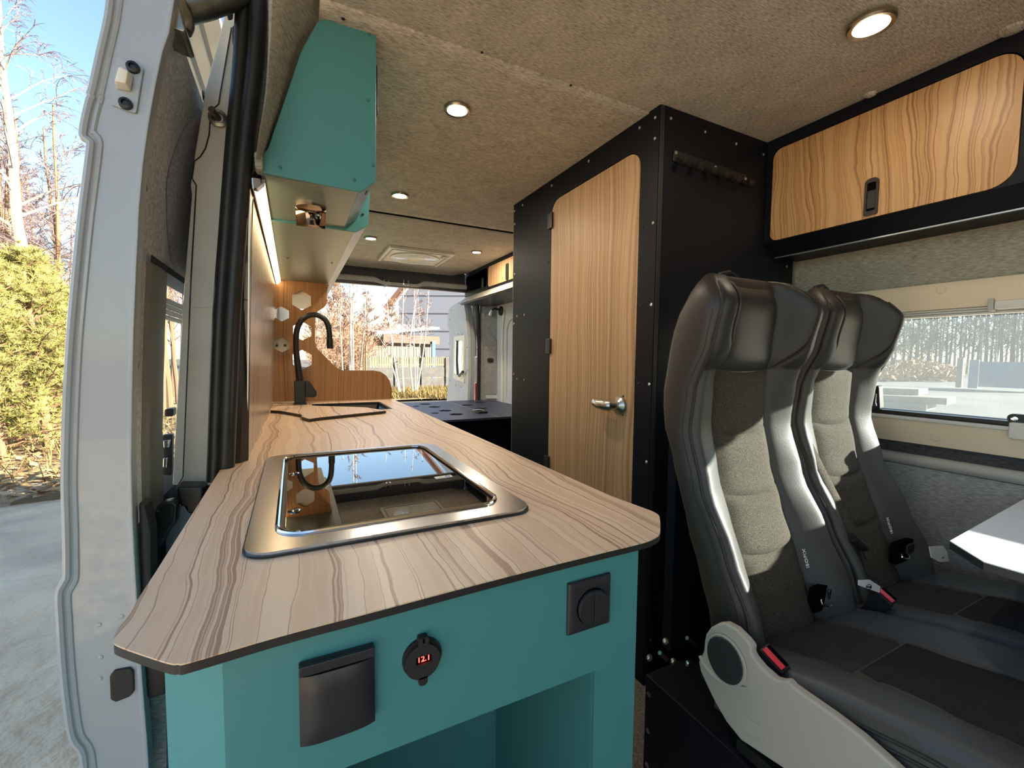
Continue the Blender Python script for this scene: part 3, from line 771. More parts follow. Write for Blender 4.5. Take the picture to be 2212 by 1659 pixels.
MB().prism(rounded([(1.39, 3.46), (1.46, 3.46), (1.45, 3.52), (1.40, 3.52)], 0.01), 'z', 0.70, 0.90).build('lens', 'red_lamp', tl, bevel=0.006)
MB().prism(rounded([(1.39, 3.46), (1.46, 3.46), (1.45, 3.52), (1.40, 3.52)], 0.01), 'z', 0.905, 1.12).build('clear_lens', 'label_white', tl, bevel=0.006)
struct(MB().prism([(1.365, 3.47), (1.40, 3.46), (1.41, 3.52), (1.37, 3.53)], 'z', 1.13, 1.66).build('trim_7', 'white_paint'))
# ------------------------------------------------------------------ worktop
WT = 0.9
top_px = [(250, 1366), (246, 1382), (258, 1396), (358, 1430), (385, 1433), (412, 1429), (600, 1374), (800, 1322), (1000, 1269), (1180, 1223), (1310, 1191), (1388, 1172), (1418, 1160), (1426, 1148), (1425, 1118), (1418, 1109), (1405, 1102.5)]
tp = [tuple(gp(p.x, p.y, WT)[:2]) for p in smooth_path([(x, y, 0) for x, y in top_px], 4)]
tp = [(-0.131, 0.55)] + tp + [(0.461, 0.55), (0.462, 2.345), (-0.085, 2.345), (-0.0915, 1.088), (-0.1315, 1.045)]
wk = thing('worktop', 'wood patterned worktop with black edge and clipped front corners', 'worktop', (0.16, 0.4, WT))
hob_hole = rect(-0.03, 0.285, 0.565, 1.04, 0.03)
sink_out = [(0.072, 2.195), (0.376, 2.187), (0.376, 1.88), (0.072, 1.80)]
MB().prism(tp, 'z', WT - 0.0012, WT, [hob_hole, sink_out]).build('top_sheet', 'wood_top', wk, ang=20)
MB().prism(tp, 'z', WT - 0.0085, WT - 0.0013, [hob_hole, sink_out]).build('edge_band', 'edge_black', wk, ang=20)

# ------------------------------------------------------------------ kitchen unit below
KY = 0.405
ku = thing('kitchen_unit', 'teal kitchen base unit with an open niche under the worktop', 'cabinet', (0.15, 0.6, FZ))
kxl = at(480, 1430, 'y', KY).x; kxr = at(1379, 1190, 'y', KY).x
niche = [tuple(at(x, y, 'y', KY)[i] for i in (0, 2)) for x, y in ((1299, 1475), (1296, 1659))]
nz0 = at(1282, 1450, 'y', KY).z; nx1 = niche[0][0]
front = [(kxl, FZ), (kxr, FZ), (kxr, WT - 0.009), (kxl, WT - 0.009)]
MB().prism(front, 'y', KY, KY + 0.014, [rounded([(nx1 - 0.33, 0.28), (nx1, 0.28), (nx1, nz0), (nx1 - 0.33, nz0)], 0.013)]).build('front_panel', 'teal', ku)
ch = [(kxl, KY), (kxl - 0.048, KY + 0.048), (kxl - 0.048, KY + 0.062), (kxl + 0.002, KY + 0.013)]
MB().prism(ch, 'z', FZ, WT - 0.009).build('corner_panel', 'teal', ku)
MB().box(kxl - 0.048, kxl - 0.036, KY + 0.062, 1.04, FZ, WT - 0.009).build('side_panel', 'teal', ku)
MB().box(kxr - 0.012, kxr, KY + 0.0142, 2.33, FZ, WT - 0.009).build('side_panel', 'teal', ku)
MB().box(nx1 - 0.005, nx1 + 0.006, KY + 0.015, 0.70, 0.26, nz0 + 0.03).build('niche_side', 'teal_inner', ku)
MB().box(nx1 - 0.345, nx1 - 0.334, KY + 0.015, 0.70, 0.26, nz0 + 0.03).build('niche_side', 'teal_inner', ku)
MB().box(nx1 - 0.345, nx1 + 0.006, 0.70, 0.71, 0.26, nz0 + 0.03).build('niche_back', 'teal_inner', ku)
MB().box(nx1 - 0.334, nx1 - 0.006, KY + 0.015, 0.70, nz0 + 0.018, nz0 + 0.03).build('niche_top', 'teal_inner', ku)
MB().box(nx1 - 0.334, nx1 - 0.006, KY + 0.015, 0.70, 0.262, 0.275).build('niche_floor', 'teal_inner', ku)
MB().box(-0.10, kxr - 0.02, 2.30, 2.325, FZ, WT - 0.009).build('rear_panel', 'teal_inner', ku)

# switches and sockets on the front
def pts_xz(*ps): return [tuple(at(x, y, 'y', KY)[i] for i in (0, 2)) for x, y in ps]
sx0, sx1 = at(646, 1500, 'y', KY).x, at(807, 1460, 'y', KY).x
sz1, sz0 = at(806, 1385, 'y', KY).z, at(806, 1545, 'y', KY).z
so = thing('power_socket', 'large dark grey power socket with a closed hinged lid', 'socket', ((sx0 + sx1) / 2, KY, (sz0 + sz1) / 2))
MB().box(sx0, sx1, KY - 0.006, KY, sz0, sz1).build('base_plate', 'socket_grey', so, bevel=0.0015)
MB().box(sx0, sx1, KY - 0.010, KY - 0.0061, sz1 - 0.009, sz1).build('hinge_bar', 'socket_grey', so, bevel=0.001)
rows = []
for i in range(9):
    u = i / 8; z = sz0 + (sz1 - 0.0098 - sz0) * u
    ed = 1 - abs(2 * u - 1) ** 6
    r_ = []
    for j in range(13):
        v = j / 12; x = sx0 + (sx1 - sx0) * v
        r_.append((x, KY - 0.0062 - 0.0065 * (1 - abs(2 * v - 1) ** 4) * (0.55 + 0.45 * ed) - 0.001, z))
    rows.append(r_)
lid = MB().grid(rows)
lid.box(sx0, sx1, KY - 0.0072, KY - 0.0061, sz0, sz1 - 0.0098)
lid.build('lid', 'socket_grey', so, ang=50)
# 12 V voltmeter outlet
vc = at(911, 1417, 'y', KY)
vm = thing('voltmeter_outlet', 'round black outlet with a rubber flap and red voltage digits', 'outlet', tuple(vc))
MB().lathe([(0.0195, 0), (0.0195, -0.003), (0.0185, -0.0045), (0.0165, -0.0045)], vc, 'y', 32).build('bezel', 'black_plastic', vm)
fx = Vector((-0.0008, 0, -0.0012))
flap = ellipse(vc.x + fx.x, vc.z + fx.z, 0.0172, 0.0172, 32)
wn_ = [(vc.x - 0.0075, vc.z - 0.0035), (vc.x + 0.0085, vc.z - 0.0035), (vc.x + 0.0085, vc.z + 0.0045), (vc.x - 0.0075, vc.z + 0.0045)]
MB().prism(flap, 'y', KY - 0.0075, KY - 0.0046, [wn_]).build('flap', 'soft_black', vm)
MB().prism(rounded([(vc.x - 0.005, vc.z + 0.013), (vc.x + 0.005, vc.z + 0.013), (vc.x + 0.005, vc.z + 0.0235), (vc.x - 0.005, vc.z + 0.0235)], 0.002), 'y', KY - 0.0085, KY - 0.001, [rect(vc.x - 0.0012, vc.x + 0.0012, vc.z + 0.018, vc.z + 0.0228)]).build('flap_hinge', 'soft_black', vm, bevel=0.0008)
MB().prism(rounded([(vc.x - 0.0052, vc.z - 0.0255), (vc.x + 0.0042, vc.z - 0.0255), (vc.x + 0.0042, vc.z - 0.016), (vc.x - 0.0052, vc.z - 0.016)], [0.0045, 0.0045, 0, 0]), 'y', KY - 0.0075, KY - 0.0046).build('flap_tab', 'soft_black', vm, bevel=0.0006)
MB().box(vc.x - 0.0075, vc.x + 0.0085, KY - 0.0052, KY - 0.0046, vc.z - 0.0035, vc.z + 0.0045).build('display', 'void', vm)
text_part('12.1', 0.0078, 'digits', 'led_red', vm, frame_matrix((vc.x + 0.0006, KY - 0.0056, vc.z + 0.0005), (1, 0, 0), (0, 0, 1)), 0.0002)
# double switch
lx0, lx1 = at(1223, 1310, 'y', KY).x, at(1314, 1290, 'y', KY).x
lz1, lz0 = at(1314, 1235, 'y', KY).z, at(1312, 1341, 'y', KY).z
ls = thing('light_switch', 'square dark grey switch with a round two part rocker', 'switch', ((lx0 + lx1) / 2, KY, (lz0 + lz1) / 2))
cx_, cz_ = (lx0 + lx1) / 2, (lz0 + lz1) / 2
MB().add([(lx0, KY, lz0), (lx1, KY, lz0), (lx1, KY, lz1), (lx0, KY, lz1), (lx0, KY - .004, lz0), (lx1, KY - .004, lz0), (lx1, KY - .004, lz1), (lx0, KY - .004, lz1),
          (lx0 + .007, KY - .008, lz0 + .007), (lx1 - .007, KY - .008, lz0 + .007), (lx1 - .007, KY - .008, lz1 - .007), (lx0 + .007, KY - .008, lz1 - .007)],
         [(3, 2, 1, 0), (0, 1, 5, 4), (1, 2, 6, 5), (2, 3, 7, 6), (3, 0, 4, 7), (4, 5, 9, 8), (5, 6, 10, 9), (6, 7, 11, 10), (7, 4, 8, 11), (8, 9, 10, 11)]).build('frame', 'socket_grey', ls, bevel=0.0012)
MB().lathe([(0.0215, -0.0078), (0.0215, -0.0084), (0.001, -0.0084)], (cx_, KY, cz_), 'y', 36).build('rocker_recess', 'void', ls)
for s in (-1, 1):
    a0, a1 = (math.pi / 2, 3 * math.pi / 2) if s < 0 else (-math.pi / 2, math.pi / 2)
    half = [(cx_ + s * 0.0004 + 0.0202 * math.cos(a0 + (a1 - a0) * k / 16), cz_ + 0.0202 * math.sin(a0 + (a1 - a0) * k / 16)) for k in range(17)]
    MB().prism(half, 'y', KY - 0.0135, KY - 0.0085).build('rocker', 'socket_grey', ls, bevel=0.0012)

# ------------------------------------------------------------------ hob with glass lid
hb = thing('hob', 'built in steel hob with a closed black glass lid', 'hob', (0.127, 0.80, WT))
o_ = rect(-0.054, 0.310, 0.540, 1.066, 0.030, 8)
MB().prism(rect(-0.056, 0.312, 0.538, 1.068, 0.031, 8), 'z', WT + 0.0002, WT + 0.0028).build('gasket', 'rubber', hb)
i_ = rect(-0.022, 0.278, 0.580, 1.036, 0.034, 8)
MB().prism(o_, 'z', WT + 0.0028, WT + 0.0065, [i_]).build('steel_frame', 'steel', hb, bevel=0.0018)
lip = [Vector((x, y, WT + 0.0075)) for x, y in rect(-0.0215, 0.2775, 0.5805, 1.0355, 0.034, 8)]
MB().tube(lip + [lip[0], lip[1]], 0.0032, 8, caps=False).build('frame_lip', 'chrome', hb)
MB().prism(rect(-0.019, 0.275, 0.583, 1.033, 0.032, 8), 'z', WT - 0.008, WT + 0.0005).build('lid_shadow_gap', 'void', hb)
gl = MB().prism(rect(-0.0135, 0.2695, 0.588, 1.028, 0.028, 8), 'z', WT + 0.001, WT + 0.006).build('glass_lid', 'hob_glass', hb, bevel=0.0008)
for px, py in ((636, 1104), (636, 1023)):
    q = gp(px, py, WT + 0.006)
    MB().lathe([(0.0085, 0), (0.0085, 0.001), (0.007, 0.0018), (0.001, 0.0018)], q, 'z', 20).build('hinge_disc', 'mirror_dark', hb)
q = gp(958, 1030, WT + 0.0062)
lb = MB().prism([(q.x - 0.016, q.y - 0.008), (q.x + 0.016, q.y - 0.006), (q.x + 0.016, q.y + 0.008), (q.x - 0.016, q.y + 0.006)], 'z', WT + 0.0061, WT + 0.0064).build('warning_sticker', 'label_white', hb)
MB().prism([(q.x - 0.010, q.y - 0.003), (q.x - 0.002, q.y - 0.003), (q.x - 0.006, q.y + 0.004)], 'z', WT + 0.0064, WT + 0.0066).build('warning_sign', 'print_yellow', lb)
MB().prism(ellipse(q.x + 0.008, q.y + 0.001, 0.005, 0.005, 16), 'z', WT + 0.0064, WT + 0.0066, [ellipse(q.x + 0.008, q.y + 0.001, 0.0025, 0.0025, 12)]).build('notice_ring', 'print_blue', lb)

# ------------------------------------------------------------------ sink and its wooden cover
sk = thing('sink', 'dark recessed sink behind the wooden cover board', 'sink', (0.22, 2.0, WT))
si = [(0.082, 2.185), (0.366, 2.177), (0.366, 1.89), (0.082, 1.812)]
mb = MB()
top = [(x, y, WT - 0.001) for x, y in sink_out]; bot = [(x * 0.9 + 0.022, y * 0.9 + 0.2, WT - 0.13) for x, y in si]
mb.add(top + bot, [(0, 1, 5, 4), (1, 2, 6, 5), (2, 3, 7, 6), (3, 0, 4, 7), (4, 5, 6, 7)]).build('bowl', 'mirror_dark', sk, recalc=False)
MB().prism(sink_out, 'z', WT - 0.0084, WT + 0.001, [si]).build('rim', 'edge_black', sk)
board_px = [(584, 886), (600, 877), (676, 876.5), (790, 880), (834, 887), (694, 901), (668, 904.5), (652, 900), (651, 895), (620, 889.5), (604, 887)]
bd = [tuple(gp(x, y, WT + 0.0115)[:2]) for x, y in board_px]
cv = thing('sink_cover', 'wooden sink cover board with black edges lying askew over the sink', 'cutting board', (0.1, 1.9, WT))
MB().prism(bd, 'z', WT + 0.0105, WT + 0.0118).build('board_face', 'wood_top', cv)
MB().prism(bd, 'z', WT + 0.0014, WT + 0.0104).build('board_core', 'edge_black', cv)
# mixer tap
FY = 2.215
fc = at(650, 868, 'y', FY)
ft = thing('mixer_tap', 'tall black kitchen mixer tap with a curved flexible spout', 'tap', (fc.x, FY, WT))
bx0, bx1 = at(635.5, 850, 'y', FY).x, at(660, 850, 'y', FY).x
MB().box(bx0, bx1, FY - 0.025, FY + 0.025, WT, WT + 0.108).build('tap_body', 'black_plastic', ft, bevel=0.004)
MB().box(bx0 - 0.004, bx1 + 0.004, FY - 0.029, FY + 0.029, WT, WT + 0.006).build('base_plate', 'black_plastic', ft, bevel=0.002)
lv = [tuple(at(x, y, 'y', FY)[i] for i in (0, 2)) for x, y in ((659, 822), (667, 822), (684, 846), (683, 856), (676, 858), (659, 856))]
MB().prism(rounded(lv, 0.008), 'y', FY - 0.02, FY + 0.02).build('lever', 'black_plastic', ft, bevel=0.004)
sp_ = smooth_path([at(x, y, 'y', FY) for x, y in ((648, 824), (645, 800), (641, 770), (639.5, 740), (641, 715), (649, 695), (662, 684), (677, 680), (692, 683), (704, 693), (710, 708), (712.5, 735))], 5)
MB().tube(sp_, [0.0165 - 0.004 * min(1, k / 12) for k in range(len(sp_))], 14).build('spout', 'black_plastic', ft)
MB().tube([at(712.5, 733, 'y', FY), at(713, 753, 'y', FY)], 0.0145, 16).build('spray_head', 'black_plastic', ft, bevel=0.001)
q = at(677, 684, 'y', FY - 0.013)
# ------------------------------------------------------------------ end panel behind the sink
SY = 2.333
def sxz(*ps): return [tuple(at(x, y, 'y', SY)[i] for i in (0, 2)) for x, y in ps]
ep = sxz((587, 868.5), (587, 640), (590, 605), (706.5, 610), (706, 656), (700, 664), (688, 671.5), (683, 677), (681, 690), (680, 735), (683, 750), (690, 758), (722, 790), (731, 797), (742, 800), (808, 800.5), (822, 803), (834, 811), (842, 823), (846, 838), (846.5, 863.5))
def hexpx(cx, cy, h):
    c = at(cx, cy, 'y', SY); r = abs(at(cx, cy - h / 2, 'y', SY).z - at(cx, cy + h / 2, 'y', SY).z) / 2
    return hexagon(c.x, c.z, r)
hx = [hexpx(651.5, 648.5, 43), hexpx(653, 715, 41), hexpx(653, 777, 43), hexpx(608.5, 678, 32.5), hexpx(609, 745, 33)]
en = thing('end_panel', 'wooden end panel with a swept profile and hexagon cut-outs behind the sink', 'panel', (0.2, SY, WT))
MB().prism(ep, 'y', SY, SY + 0.012, hx).build('panel', 'wood_end', en, ang=30)
MB().prism(hx[4], 'y', SY + 0.0125, SY + 0.016).build('metal_backing', 'white_body', en)
for px in (598, 616):
    q = at(px, 746, 'y', SY + 0.0125)
    MB().lathe([(0.006, 0), (0.005, -0.005), (0.001, -0.006)], q, 'y', 14).build('backing_knob', 'socket_grey', en)

# ------------------------------------------------------------------ upper cabinets on the left
UZ = 1.474
uc = thing('upper_cabinet', 'teal upper wall cabinet nearest the door with a clipped end panel', 'cabinet', (0.06, 1.0, UZ))
epx = [(558, 371), (557, 341), (578, 322), (650, 112), (684, 50), (692, 43), (717, 42), (757, 49), (806, 62), (813, 70), (812, 391), (782, 413), (778, 414.5)]
pe = [tuple(at(x, y, 'y', 1.0)[i] for i in (0, 2)) for x, y in epx]
MB().prism(pe, 'y', 1.0, 1.008).build('end_panel', 'teal', uc, bevel=0.0018)
xr = at(812, 391, 'y', 1.0).x; xb = at(780, 413, 'y', 1.0).x; zb = at(812, 391, 'y', 1.0).z
UE = 1.31
MB().prism([(-0.05, UZ + 0.004), (xb - 0.004, UZ + 0.004), (xb - 0.004, UZ + 0.014), (-0.05, UZ + 0.014)], 'y', 1.009, UE).build('bottom_panel', 'teal_satin', uc)
MB().prism([(xb - 0.0035, UZ + 0.004), (xr - 0.003, zb), (xr - 0.015, zb + 0.002), (xb - 0.010, UZ + 0.0145)], 'y', 1.009, UE).build('chamfer_panel', 'teal_satin', uc)
MB().prism([(xr - 0.003, zb + 0.003), (xr - 0.003, 1.795), (xr - 0.013, 1.795), (xr - 0.013, zb + 0.006)], 'y', 1.012, UE).build('door', 'teal', uc, bevel=0.001)
MB().prism(rect(1.012, 1.04, 1.65, 1.757, 0.008), 'x', xr - 0.002, xr + 0.008).build('latch', 'black_plastic', uc, bevel=0.002)
MB().prism(ellipse(1.06, 1.50, 0.02, 0.006, 16), 'x', xr - 0.014, xr - 0.011).build('catch_plate', 'soft_black', uc)
for px, py in ((605, 362), (806, 358), (765, 389), (795, 217), (797, 74)):
    screw(uc, at(px, py, 'y', 1.0), '-y', 0.0035, 'teal_inner')
u2 = thing('upper_cabinet', 'deeper grey teal upper wall cabinet between the chrome lamp and the hexagon panel', 'cabinet', (0.06, 1.8, UZ))
p2 = [(-0.066, UZ), (0.165, UZ - 0.002), (0.198, 1.495), (0.203, 1.60), (0.203, 1.80), (0.07, 1.80), (-0.03, 1.62)]
MB().prism(p2, 'y', UE + 0.001, UE + 0.011).build('end_panel', 'teal', u2, bevel=0.001)
MB().prism([(-0.062, UZ + 0.001), (0.160, UZ + 0.001), (0.160, UZ + 0.011), (-0.062, UZ + 0.011)], 'y', UE + 0.0115, 2.332).build('bottom_panel', 'teal_satin', u2)
MB().prism([(0.1605, UZ + 0.001), (0.196, 1.497), (0.19, 1.505), (0.1605, UZ + 0.012)], 'y', UE + 0.0115, 3.05).build('chamfer_panel', 'teal_satin', u2)
MB().prism([(0.190, 1.506), (0.199, 1.500), (0.199, 1.798), (0.189, 1.798)], 'y', UE + 0.0115, 2.30).build('door', 'teal', u2, bevel=0.001)
MB().prism([(0.190, 1.506), (0.199, 1.500), (0.199, 1.798), (0.189, 1.798)], 'y', 2.304, 3.05).build('door', 'teal', u2, bevel=0.001)
MB().prism([(-0.06, UZ - 0.06), (0.15, UZ - 0.06), (0.165, UZ), (-0.05, UZ)], 'y', 2.347, 3.05).build('rear_box', 'cream_white', u2)
for y in (1.75, 2.62):
    MB().prism(rect(y, y + 0.025, 1.56, 1.65, 0.008), 'x', 0.1985, 0.204).build('latch', 'black_plastic', u2, bevel=0.002)
for px, py in ((784, 463), (621, 557), (717, 568)):
    q = at(px, py, 'z', UZ) if px < 780 else at(px, py, 'y', UE)
    screw(u2, q, '-z' if px < 780 else '-y', 0.0035, 'socket_grey')
# LED strip under the cabinets
le = thing('light_strip', 'glowing warm light strip along the wall under the upper cabinets', 'lamp', (-0.06, 1.65, UZ - 0.004))
l0 = [(-0.0665, UZ - 0.001), (-0.064, UZ - 0.019), (-0.058, UZ - 0.022), (-0.046, UZ - 0.010), (-0.046, UZ - 0.0005)]
MB().prism([(-0.0668, UZ - 0.0005), (-0.0655, UZ - 0.021), (-0.063, UZ - 0.021), (-0.0638, UZ - 0.0025), (-0.044, UZ - 0.0025), (-0.044, UZ - 0.0005)], 'y', 1.02, 2.325).build('profile', 'aluminium', le)
MB().prism([(-0.0635, UZ - 0.003), (-0.0625, UZ - 0.020), (-0.057, UZ - 0.021), (-0.046, UZ - 0.009), (-0.0455, UZ - 0.003)], 'y', 1.035, 2.32).build('diffuser', 'strip_glow', le)
MB().prism([(-0.064, UZ - 0.0028), (-0.063, UZ - 0.021), (-0.057, UZ - 0.022), (-0.045, UZ - 0.009), (-0.0445, UZ - 0.0028)], 'y', 1.012, 1.034).build('end_cap', 'mirror_dark', le)
# small swivel lamp
qc = at(660, 447, 'z', UZ + 0.004)
rl = thing('swivel_lamp', 'small chrome swivel lamp with a square head under the teal cabinet', 'lamp', (0.045, 1.19, UZ))
MB().lathe([(0.034, 0.0), (0.034, -0.005), (0.028, -0.010), (0.012, -0.013), (0.001, -0.013)], (0.045, 1.165, UZ + 0.004), 'z', 28).build('base', 'bronze_chrome', rl)
hx0, hx1 = at(641, 470, 'y', 1.21).x, at(699, 470, 'y', 1.21).x
z1_, z0_ = at(668, 440, 'y', 1.21).z, at(668, 486, 'y', 1.21).z
rows = []
for k in range(9):
    a = math.pi * (k / 8)
    z = z1_ + (z0_ - z1_) * k / 8
    rows.append([(hx0, 1.20 - 0.012 * math.sin(a) , z), (hx0 + (hx1 - hx0) * 0.5, 1.198 - 0.014 * math.sin(a), z), (hx1, 1.20 - 0.012 * math.sin(a), z)])
h_ = MB().grid(rows).build('lamp_head', 'bronze_chrome', rl, recalc=False)
h_.modifiers.new('thickness', 'SOLIDIFY').thickness = 0.02
MB().tube([(0.045, 1.165, UZ - 0.008), (0.045, 1.20, UZ - 0.02)], 0.007, 10).build('neck', 'bronze_chrome', rl)

# ------------------------------------------------------------------ bathroom cabin (wardrobe) with its door
WX, WY, WY2 = 0.897, 0.908, 1.783
cb = thing('bathroom_cabin', 'tall navy black cabin with screwed panels from floor to ceiling', 'cabinet', (1.2, 1.3, FZ))
dy0, dy1 = 0.979, 1.462
def xyz_x(*ps): return [tuple(at(x, y, 'x', WX)[i] for i in (1, 2)) for x, y in ps]
dtop = xyz_x((1383, 336), (1370, 323), (1212, 424), (1191, 450))
door_o = [(dy0, 0.24), (dy1, 0.24)] + rounded([(dy1, 0.5), (dy1, 1.722), (dy0, 1.725), (dy0, 0.5)], [0, 0.055, 0.05, 0])[1:-1]
MB().prism([(WY + 0.004, FZ), (WY2, FZ), (WY2, CZ - 0.001), (WY + 0.004, CZ - 0.001)], 'x', WX, WX + 0.016, [door_o]).build('front_panel', 'navy', cb)
MB().prism([(WX + 0.017, FZ), (1.527, FZ), (1.512, 1.46), (1.40, 1.46), (1.352, 1.50), (1.352, CZ - 0.001), (WX + 0.017, CZ - 0.001)], 'y', WY, WY + 0.016).build('side_panel', 'navy', cb)
MB().box(WX + 0.002, WX + 0.0165, WY + 0.001, WY + 0.0035, FZ, CZ - 0.001).build('corner_joint', 'edge_black', cb)
MB().box(WX + 0.017, 1.515, WY2 - 0.016, WY2, FZ, CZ - 0.001).build('rear_panel', 'navy', cb)
MB().box(WX + 0.0005, WX + 0.0165, WY2 + 0.0005, WY2 + 0.003, FZ, CZ - 0.001).build('rear_edge', 'light_plastic', cb)
MB().box(WX + 0.03, WX + 0.035, 0.95, 1.5, 0.2, 1.76).build('door_stop', 'void', cb)
g = 0.0025
door_i = [(dy0 + g, 0.24 + g), (dy1 - g, 0.24 + g)] + rounded([(dy1 - g, 0.5), (dy1 - g, 1.722 - g), (dy0 + g, 1.725 - g), (dy0 + g, 0.5)], [0, 0.053, 0.048, 0])[1:-1]
dr = MB().prism(door_i, 'x', WX + 0.0005, WX + 0.014).build('door', 'wood_door', cb)
for z in (1.649, 1.169, 0.707):
    hg = MB().box(WX - 0.009, WX - 0.0005, dy1 - 0.018, dy1 + 0.016, z - 0.030, z + 0.030).build('hinge', 'black_plastic', cb, bevel=0.003)
hq = at(1340, 876, 'x', WX)
hn = MB().lathe([(0.030, 0.0), (0.030, -0.004), (0.026, -0.010), (0.016, -0.016), (0.014, -0.020), (0.001, -0.020)], (WX + 0.0004, hq.y, hq.z), 'x', 28).build('handle_rose', 'satin_nickel', cb)
MB().tube(smooth_path([(WX - 0.015, hq.y, hq.z), (WX - 0.036, hq.y + 0.006, hq.z), (WX - 0.043, hq.y + 0.028, hq.z + 0.001), (WX - 0.040, hq.y + 0.058, hq.z + 0.002), (WX - 0.035, hq.y + 0.082, hq.z + 0.004)], 5), [0.012] * 5 + [0.0155] * 6 + [0.0145] * 5 + [0.0125] * 4 + [0.009], 16, flat=1.1).build('handle_lever', 'satin_nickel', hn)
for py in (857, 897):
    screw(dr, Vector((WX + 0.0004, hq.y - 0.012, at(1354, py, 'x', WX).z)), '-x', 0.0038, 'socket_grey')
for px, py in ((1416, 254), (1382, 276), (1415, 299), (1272, 348), (1192, 401), (1129, 443), (1112, 456), (1112, 484), (1411, 481), (1407, 658), (1403, 830), (1397, 998), (1117, 683), (1133, 680), (1117, 819), (1132.6, 821), (1110.5, 700), (1110, 808), (1112, 592)):
    screw(cb, at(px, py, 'x', WX), '-x', 0.0045)
for px, py in ((1388, 490), (1384, 660), (1380, 828), (1185, 566), (1182, 690), (1181, 812), (1180, 933)):
    screw(cb, at(px, py, 'x', WX), '-x', 0.0035, 'edge_black')
for px, py in ((1449, 256), (1523, 285), (1590, 311), (1649, 334), (1699, 576), (1387, 1388)):
    q = at(px, py, 'y', WY)
    screw(cb, Vector((max(q.x, WX + 0.02), WY, q.z)), '-y', 0.0042)
# hook rail
hk = thing('hook_rail', 'dark metal rail of six coat hooks on the navy panel', 'hook rail', (1.1, WY, 1.68))
hz = 1.682
MB().prism([(0.944, 1.668), (1.252, 1.660), (1.254, 1.690), (0.946, 1.700)], 'y', WY - 0.004, WY - 0.0005).build('rail', 'black_plastic', hk, bevel=0.002)
for k in range(6):
    x = 0.962 + 0.055 * k; z = 1.682 - 0.0016 * k
    MB().tube(smooth_path([(x, WY - 0.003, z - 0.004), (x, WY - 0.014, z - 0.020), (x, WY - 0.028, z - 0.026), (x, WY - 0.036, z - 0.014)], 4), [0.007] * 4 + [0.008] * 5 + [0.010] * 4, 10, flat=0.7).build('hook', 'hook_black', hk)
for x, z in ((0.953, 1.692), (1.112, 1.684), (1.247, 1.677)):
    screw(hk, Vector((x, WY - 0.004, z)), '-y', 0.005)

# ------------------------------------------------------------------ overhead cabinet, right side above the window
OX = 1.350
oc = thing('overhead_cabinet', 'long navy overhead cabinet above the side window', 'cabinet', (1.45, 0.3, 1.46))
def ox(*ps): return [tuple(at(x, y, 'x', OX)[i] for i in (1, 2)) for x, y in ps]
dd = ox((1670, 330), (1664, 518), (2196, 398), (2200, 98))
ya = at(1665, 430, 'x', OX).y; yb = at(2205, 300, 'x', OX).y
zt, zb_ = 1.776, at(1800, 491, 'x', OX).z
flap = rounded([(ya, zb_), (yb, zb_), (yb, zt), (ya, zt)], [0.022, 0.045, 0.045, 0.028], 8)
MB().prism([(-0.50, 1.495), (WY - 0.002, 1.495), (WY - 0.002, CZ - 0.0008), (-0.50, CZ - 0.0008)], 'x', OX, OX + 0.014, [flap]).build('front_panel', 'navy', oc)
fl2 = rounded([(ya - g, zb_ + g), (yb + g, zb_ + g), (yb + g, zt - g), (ya - g, zt - g)], [0.021, 0.044, 0.044, 0.027], 8)
MB().prism(fl2, 'x', OX + 0.0004, OX + 0.012).build('flap', 'wood_flap', oc)
MB().box(OX + 0.02, OX + 0.024, yb - 0.03, ya + 0.03, 1.50, 1.80).build('flap_stop', 'void', oc)
lt = ox((1872, 400), (1869, 380), (1880, 388), (1898, 386), (1897, 458), (1867, 463))
la_ = at(1883, 425, 'x', OX)
lp = MB().prism(rounded([(la_.y - 0.0155, la_.z - 0.047), (la_.y + 0.0155, la_.z - 0.047), (la_.y + 0.0155, la_.z + 0.047), (la_.y - 0.0155, la_.z + 0.047)], [0.005, 0.005, 0.012, 0.012]), 'x', OX - 0.004, OX + 0.0002, [rect(la_.y - 0.010, la_.y + 0.010, la_.z - 0.036, la_.z + 0.036, 0.004)]).build('latch_plate', 'leather_brown', oc, bevel=0.0015)
MB().box(OX - 0.001, OX + 0.0002, la_.y - 0.010, la_.y + 0.010, la_.z - 0.036, la_.z + 0.036).build('latch_recess', 'void', lp)
MB().box(OX - 0.0030, OX - 0.0011, la_.y - 0.009, la_.y + 0.009, la_.z - 0.030, la_.z + 0.016).build('latch_key', 'black_plastic', lp, bevel=0.001)
MB().prism([(OX, 1.4945), (OX + 0.014, 1.4945), (1.412, 1.4635), (1.404, 1.457)], 'y', -0.50, WY - 0.002).build('chamfer_panel', 'navy', oc)
MB().prism([(1.4125, 1.457), (1.531, 1.457), (1.531, 1.466), (1.4125, 1.466)], 'y', -0.50, WY - 0.002).build('bottom_panel', 'navy', oc)
MB().box(1.404, 1.4115, -0.50, WY - 0.006, 1.4535, 1.4565).build('light_profile', 'aluminium', oc)

